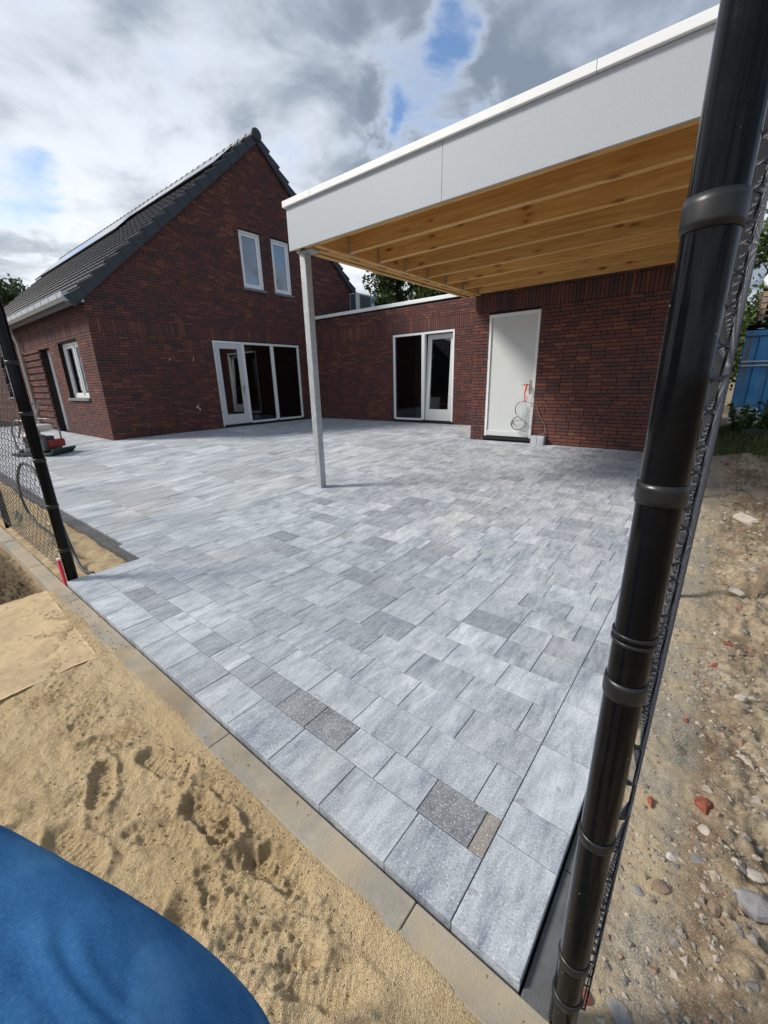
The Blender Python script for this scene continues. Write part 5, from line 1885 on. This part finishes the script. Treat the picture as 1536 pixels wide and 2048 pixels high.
# blue container
ct = thing('shipping_container', (3.2, 14.2, 0), 'faded blue steel container with rust streaks standing beyond the weeds', 'container')
m_ = MB()
m_.box((0.12, 13.0, 0.08), (6.1, 15.4, 2.06)); cbody = m_.build('body', M['blue_paint'], ct)
m_ = MB()
x = 0.35
while x < 6.0:
    m_.box((x, 12.965, 0.25), (x + 0.12, 12.999, 1.93)); x += 0.28
m_.build('corrugation', M['blue_paint'], ct, bevel=0.012)
for z in (1.31, 1.40):
    MB().box((0.12, 12.935, z), (6.1, 12.962, z + 0.03)).build('rail', M['coping'], ct)
MB().box((0.10, 12.94, 1.95), (6.12, 13.02, 2.07)).build('top_rail', M['blue_paint'], ct, bevel=0.01)
MB().box((0.10, 12.94, 0.03), (6.12, 13.02, 0.16)).build('bottom_rail', M['pale'], ct, bevel=0.01)
for i in range(5):
    z = 2.30 + i * 0.125
    pt = thing('pallet', (0.9, 14.0, z), 'weathered wooden pallet on the container, ' + ['lowest', 'second from the bottom', 'middle one', 'second from the top', 'topmost'][i] + ' of the pile', 'pallet', 'pallets piled on the container')
    for k in range(5):
        MB().box((0.22 + random.uniform(-0.02, 0.02), 13.4 + k * 0.24, z + 0.085), (1.4, 13.55 + k * 0.24, z + 0.105)).build('deck_board', M['pallet'], pt)
    for k in range(3):
        MB().box((0.25 + k * 0.5, 13.4, z), (0.35 + k * 0.5, 14.5, z + 0.084)).build('bearer', M['pallet'], pt)
m_ = MB()
xs_ = np.linspace(0.1, 2.4, 24); ys_ = np.linspace(13.05, 14.6, 14)
def tarp_z(X, Y): return 2.09 + 0.14 * np.abs(fbm(X * 2.2, Y * 2.2, 3)) + 0.05 * np.sin(X * 5)
o = link('tarpaulin', grid_mesh('tarpaulin', xs_, ys_, lambda X, Y: tarp_z(X, Y) + 0.03, M['tarp_grey'])); tag(o, 'crumpled grey green tarpaulin under the pallets on the container', 'tarpaulin')
o = link('tarpaulin', grid_mesh('tarpaulin', np.linspace(0.08, 3.0, 26), np.linspace(12.93, 13.5, 8), lambda X, Y: 2.08 + 0.10 * np.abs(fbm(X * 4 + 3, Y * 3, 3)), M['tarp_blue'])); tag(o, 'dark blue tarpaulin along the top edge of the container', 'tarpaulin')
vs, fs = rock(0.34, (1.0, 0.7, 0.9), 77)
vs = [(x + 0.03 * math.sin(9 * z + 5 * x), y_, z + 0.03 * math.sin(12 * x)) for x, y_, z in vs]
o = link('plastic_bag', raw_mesh('plastic_bag', vs, fs, M['bag'])); o.location = (0.47, 14.0, 3.24); tag(o, 'white plastic bag on top of the pallet pile', 'bag')
vs, fs = rock(0.26, (1.2, 0.7, 0.8), 78)
o = link('plastic_bag', raw_mesh('plastic_bag', vs, fs, M['bag'])); o.location = (0.42, 11.9, 0.30); tag(o, 'white plastic bag among the weeds at the foot of the container', 'bag')
# a green plank in the weeds
tag(MB().box((0.26, 11.0, 0.0), (0.9, 11.12, 0.1)).build('plank', M['green_steel'], None), 'green painted plank lying in the weeds', 'plank')
# weeds
for i in range(8):
    x = 0.30 + 0.16 * (i % 8) + random.uniform(-0.05, 0.05); y = 10.6 + 1.2 * random.random() + (0.3 if i > 7 else 0)
    h = random.uniform(0.35, 0.8)
    mb = MB()
    for s in range(5):
        a = random.uniform(0, 6.28); tx, ty = 0.16 * math.cos(a), 0.16 * math.sin(a)
        mb.tube([(x, y, -0.05), (x + tx * 0.5, y + ty * 0.5, h * 0.5), (x + tx, y + ty, h)], [0.008, 0.006, 0.003], 5, tint=0.3)
        for k in range(13):
            t_ = random.uniform(0.1, 1.0)
            leafy(mb, (x + tx * t_, y + ty * t_, h * t_), (0.07, 0.07, 0.05), 2, 0.06)
    tag(mb.build('weed', M['weed'], None), 'tall leafy weed growing before the blue container', 'weed', 'weeds before the container')
gb = MB()
for k in range(5200):
    yq = random.uniform(7.6, 12.2); xq = random.uniform(0.0, 0.2 + 0.12 * yq)
    if float(fbm(np.array(xq * 3), np.array(yq * 2), 2)) < -0.15 + (9.2 - yq) * 0.12: continue
    a = random.uniform(0, 6.28); h = random.uniform(0.04, 0.14 + 0.04 * (yq > 10)); dx, dy = 0.008 * math.cos(a), 0.008 * math.sin(a)
    zq = gzd(xq, yq)
    gb.add([(xq - dx, yq - dy, zq - 0.01), (xq + dx, yq + dy, zq - 0.01), (xq + dy * 5, yq + dx * 5, zq + h)], [(0, 1, 2)], random.random())
gb.build('grass', M['grass'], None, kind='stuff')
for (u, v, lb_, sz) in ((1362, 1500, 'small grass tuft in the soil beside the fence', 1.0), (1420, 1185, 'tiny green seedling in the sand strip', 0.6), (1432, 1203, 'small yellowish seedling beside the clod', 0.6)):
    q = on_dirt(u, v)
    mb = MB()
    for k in range(int(34 * sz)):
        a = random.uniform(0, 6.28); ln = random.uniform(0.02, 0.06) * sz; x0_, y0_ = q[0] + random.gauss(0, 0.016), q[1] + random.gauss(0, 0.025)
        dx, dy = math.cos(a), math.sin(a)
        mb.add([(x0_ - dy * 0.0016, y0_ + dx * 0.0016, q[2] - 0.005), (x0_ + dy * 0.0016, y0_ - dx * 0.0016, q[2] - 0.005), (x0_ + dx * ln * 0.6, y0_ + dy * ln * 0.6, q[2] + ln * 0.8)], [(0, 1, 2)], random.random())
    tag(mb.build('grass_tuft', M['weed'], None), lb_, 'plant', 'tufts in the soil')

# ------------------------------------------------------------------ seen through the glass
ar = thing('armchair', (-13.2, 8.0, 0.05), 'brown armchair in the dim room behind the garden door', 'chair')
MB().box((-13.6, 7.55, 0.08), (-12.8, 8.35, 0.42)).build('seat', M['armchair'], ar, bevel=0.08)
MB().box((-13.7, 7.5, 0.35), (-13.5, 8.4, 0.85)).build('backrest', M['armchair'], ar, bevel=0.07)
MB().box((-13.6, 7.40, 0.08), (-12.8, 7.56, 0.58)).build('armrest', M['armchair'], ar, bevel=0.06)
MB().box((-13.6, 8.34, 0.08), (-12.8, 8.5, 0.58)).build('armrest', M['armchair'], ar, bevel=0.06)
m_ = MB(); m_.box((-12.6, 6.3, 0.05), (-12.52, 6.36, 2.05)); m_.box((-12.6, 7.2, 0.05), (-12.52, 7.26, 2.05)); m_.box((-12.6, 6.3, 2.05), (-12.52, 7.26, 2.11))
for z in (0.5, 1.0, 1.5): m_.box((-12.62, 6.36, z), (-12.5, 7.2, z + 0.03))
tag(m_.build('open_shelf', M['indoor_white'], None), 'pale open shelf rack behind the glass of the garden door', 'shelf')
for k, (yy, zz_, r) in enumerate(((9.0, 1.42, 0.13), (9.05, 1.05, 0.13))):
    m_ = MB(); m_.lathe([(0, -r), (r * 0.7, -r * 0.7), (r, 0), (r * 0.7, r * 0.7), (0, r)], (-12.2, yy, zz_), 14)
    m_.tube([(-12.2, yy, zz_ + r), (-12.2, yy, 2.74)], 0.004, 5)
    tag(m_.build('pendant_lamp', M['engine'], None), ('upper' if k == 0 else 'lower') + ' dark globe lamp behind the right pane of the garden door', 'lamp', 'globe lamps indoors')
# wing: cabinet, inner door, plant
MB().box((-7.6, 11.2, 0.05), (-7.1, 11.75, 0.72)).build('bedside_cabinet', M['ac_body'], None, bevel=0.01)
tag(bpy.data.objects['bedside_cabinet'], 'small pale cabinet indoors behind the left pane of the wing', 'cabinet')
MB().box((-8.3, 12.2, 0.05), (-7.4, 12.7, 2.3)).build('wardrobe', M['black_plastic'], None, bevel=0.01)
tag(bpy.data.objects['wardrobe'], 'tall black wardrobe in the dim room of the wing', 'wardrobe')
m_ = MB(); m_.box((-8.35, 14.30, 0.05), (-7.5, 14.38, 2.1)); tag(m_.build('inner_door', M['indoor_white'], None, bevel=0.005), 'white inner door at the back of the wing room', 'door')
pp = thing('potted_plant', (-5.92, 10.9, 0.6), 'green leafed plant in an orange hanging pot behind the tilted door', 'plant')
m_ = MB(); m_.lathe([(0.0, 0.0), (0.07, 0.01), (0.095, 0.22), (0.08, 0.2), (0.0, 0.19)], (-6.08, 10.75, 0.72), 16); m_.build('pot', M['pot'], pp)
m_ = MB(); leafy(m_, (-6.02, 10.72, 1.12), (0.11, 0.11, 0.2), 80, 0.075); m_.build('leaves', M['weed'], pp)
m_ = MB(); m_.box((-6.2, 10.65, 0.04), (-5.95, 10.9, 0.70)); m_.build('plant_stand', M['engine'], pp)
# figurines on the upper sills
fg = MB(); fg.lathe([(0.0, 0.0), (0.075, 0.0), (0.06, 0.08), (0.035, 0.17), (0.025, 0.2), (0.045, 0.225), (0.047, 0.255), (0.02, 0.285), (0.0, 0.29)], (XG - 0.20, 9.08, 3.915), 14)
fg.lathe([(0.0, 0.0), (0.05, 0.0), (0.045, 0.05), (0.02, 0.09), (0.0, 0.10)], (XG - 0.19, 8.87, 3.915), 12)
tag(fg.build('figurine', M['porcelain'], None), 'white figurine standing inside the right upper window', 'figurine')
fg = MB(); fg.lathe([(0.0, 0.0), (0.05, 0.0), (0.045, 0.05), (0.02, 0.09), (0.0, 0.10)], (XG - 0.19, 8.18, 3.915), 12)
tag(fg.build('figurine', M['porcelain'], None), 'small white ornament inside the left upper window', 'figurine')
MB().box((XG - 0.24, 7.6, 3.86), (XG - 0.13, 9.42, 3.912)).build('inner_sill', M['white'], house)

# neighbouring house opposite, mirrored in the glass of the wing
nh = thing('neighbour_house', (-21, -16, 0), 'neighbouring dark roofed house mirrored in the tilted glass door', 'house')
MB().box((-27.5, -22, -0.4), (-16.5, -12, 3.0)).build('wall', M['brick'], nh)
m_ = MB()
m_.add([(-28, -22.2, 2.8), (-16, -22.2, 2.8), (-16, -11.8, 2.8), (-28, -11.8, 2.8), (-22, -22.2, 7.8), (-22, -11.8, 7.8)],
       [(0, 1, 2, 3), (1, 4, 5, 2), (0, 3, 5, 4), (3, 2, 5), (1, 0, 4)])
m_.build('roof', M['roof_base'], nh)
for xw in (-24, -21, -18):
    MB().box((xw, -12.0, 0.9), (xw + 1.2, -11.94, 2.2)).build('window', M['white'], nh)

nh2 = nh.copy(); COL.objects.link(nh2); nh2.location.x += 21.5; nh2.location.y -= 1.5  # second house, out of view, added to darken the reflection in the post
nh2['label'] = 'unseen dark roofed house added behind the camera for the black post to mirror'
nh['group'] = nh2['group'] = 'neighbouring houses opposite'
for ch in list(nh.children):
    c = ch.copy(); COL.objects.link(c); c.parent = nh2

# ------------------------------------------------------------------ the photographer's leg
def cpt(u, v, d, off=(0, 0)):
    q = CAM + ((u - 768) / FPX * RGT - (v - 1024) / FPX * UPV + FWD) * d
    return q + RGT * off[0] + UPV * off[1]


hipR = cpt(-260, 1610, 0.60, (-0.08, -0.17))
mid1 = cpt(60, 1758, 0.58, (-0.085, -0.15))
mid2 = cpt(335, 1908, 0.57, (-0.095, -0.125))
knee = cpt(565, 2085, 0.57, (-0.10, -0.085))
foot = np.array([knee[0] + 0.02, knee[1] - 0.05, -0.22])
pel = hipR + np.array([-0.13, -0.10, 0.06])
joints = [pel, hipR, mid1, mid2, knee, knee + (foot - knee) * 0.5 + np.array([0.01, 0.02, 0]), foot]
radii = [0.19, 0.18, 0.165, 0.15, 0.125, 0.10, 0.075]
hipL = pel + np.array([-0.06, -0.20, -0.05])
kneeL = hipL + np.array([0.12, -0.02, -0.42])
footL = np.array([kneeL[0] - 0.1, kneeL[1] - 0.05, -0.24])
joints += [hipL, kneeL, footL]; radii += [0.125, 0.09, 0.07]
waist = pel + np.array([-0.04, 0.0, 0.16])
joints += [waist]; radii += [0.15]
edges_ = [(0, 1), (1, 2), (2, 3), (3, 4), (4, 5), (5, 6), (0, 7), (7, 8), (8, 9), (0, 10)]
pe = thing('person', (float(pel[0]), float(pel[1]), -0.3), 'person in blue jeans, only one leg in view at the lower left corner', 'person')
me = bpy.data.meshes.new('skeleton')
me.from_pydata([tuple(map(float, j)) for j in joints], edges_, [])
tmp = bpy.data.objects.new('skeleton', me); COL.objects.link(tmp)
tmp.modifiers.new('skin', 'SKIN')
sub = tmp.modifiers.new('sub', 'SUBSURF'); sub.levels = 6; sub.render_levels = 6
for i, sv in enumerate(me.skin_vertices[0].data):
    sv.radius = (radii[i], radii[i]); sv.use_root = (i == 0)
dg = bpy.context.evaluated_depsgraph_get()
ev = tmp.evaluated_get(dg)
jm = bpy.data.meshes.new_from_object(ev)
bpy.data.objects.remove(tmp)
n_ = len(jm.vertices)
co = np.empty(n_ * 3, np.float32); jm.vertices.foreach_get('co', co); co = co.reshape(-1, 3).astype(float)
no = np.empty(n_ * 3, np.float32); jm.vertices.foreach_get('normal', no); no = no.reshape(-1, 3).astype(float)
ax = (knee - hipR); ax /= np.linalg.norm(ax)
s_ = (co - hipR) @ ax
rad = co - hipR - np.outer(s_, ax)
ang = rad @ UPV
# long soft folds that run along the thigh and gather at the knee
fold = 0.007 * np.abs(fbm(s_ * 2.2 + 4, ang * 17 + s_ * 7, 3))
al_ = RGT * 0.802 - UPV * 0.597; mm_ = RGT * 0.597 + UPV * 0.802
P0_ = cpt(0, 1650, 0.57)
a_ = (co - P0_) @ al_; e_ = -(co - P0_) @ mm_ + 0.0016 * fbm(a_ * 6, a_ * 0 + 2, 2)
facing = sstep(0.15, -0.25, no @ FWD)
for (d0_, a0_, sl0, wd_, am_) in ((0.0555, 0.0, -0.047, 0.0024, 0.0024), (0.0680, 0.0, -0.066, 0.0042, 0.0048)):
    q_ = (e_ - d0_ - sl0 * (a_ - a0_)) / wd_
    fold = fold + facing * am_ * sstep(0.06, 0.22, a_) * (np.exp(-q_ ** 2) - 0.8 * np.exp(-(q_ - 1.7) ** 2))
co = co + no * (fold[:, None] - 0.006)
jm.vertices.foreach_set('co', co.astype(np.float32).ravel())
jm.polygons.foreach_set('use_smooth', np.ones(len(jm.polygons), bool))
jm.materials.clear(); jm.materials.append(M['denim']); jm.name = 'jeans'; jm.update()
link('jeans', jm, pe)
for f_ in (foot, footL):
    mb = MB()
    mb.tube(smooth_path([(f_[0] - 0.05, f_[1] - 0.06, -0.245), (f_[0], f_[1], -0.235), (f_[0] + 0.04, f_[1] + 0.09, -0.255), (f_[0] + 0.05, f_[1] + 0.17, -0.262)]), list(np.interp(np.linspace(0, 1, 19), [0, 0.15, 0.5, 0.85, 1], [0.02, 0.05, 0.052, 0.04, 0.012])), 12)
    mb.build('shoe', M['shoe'], pe)
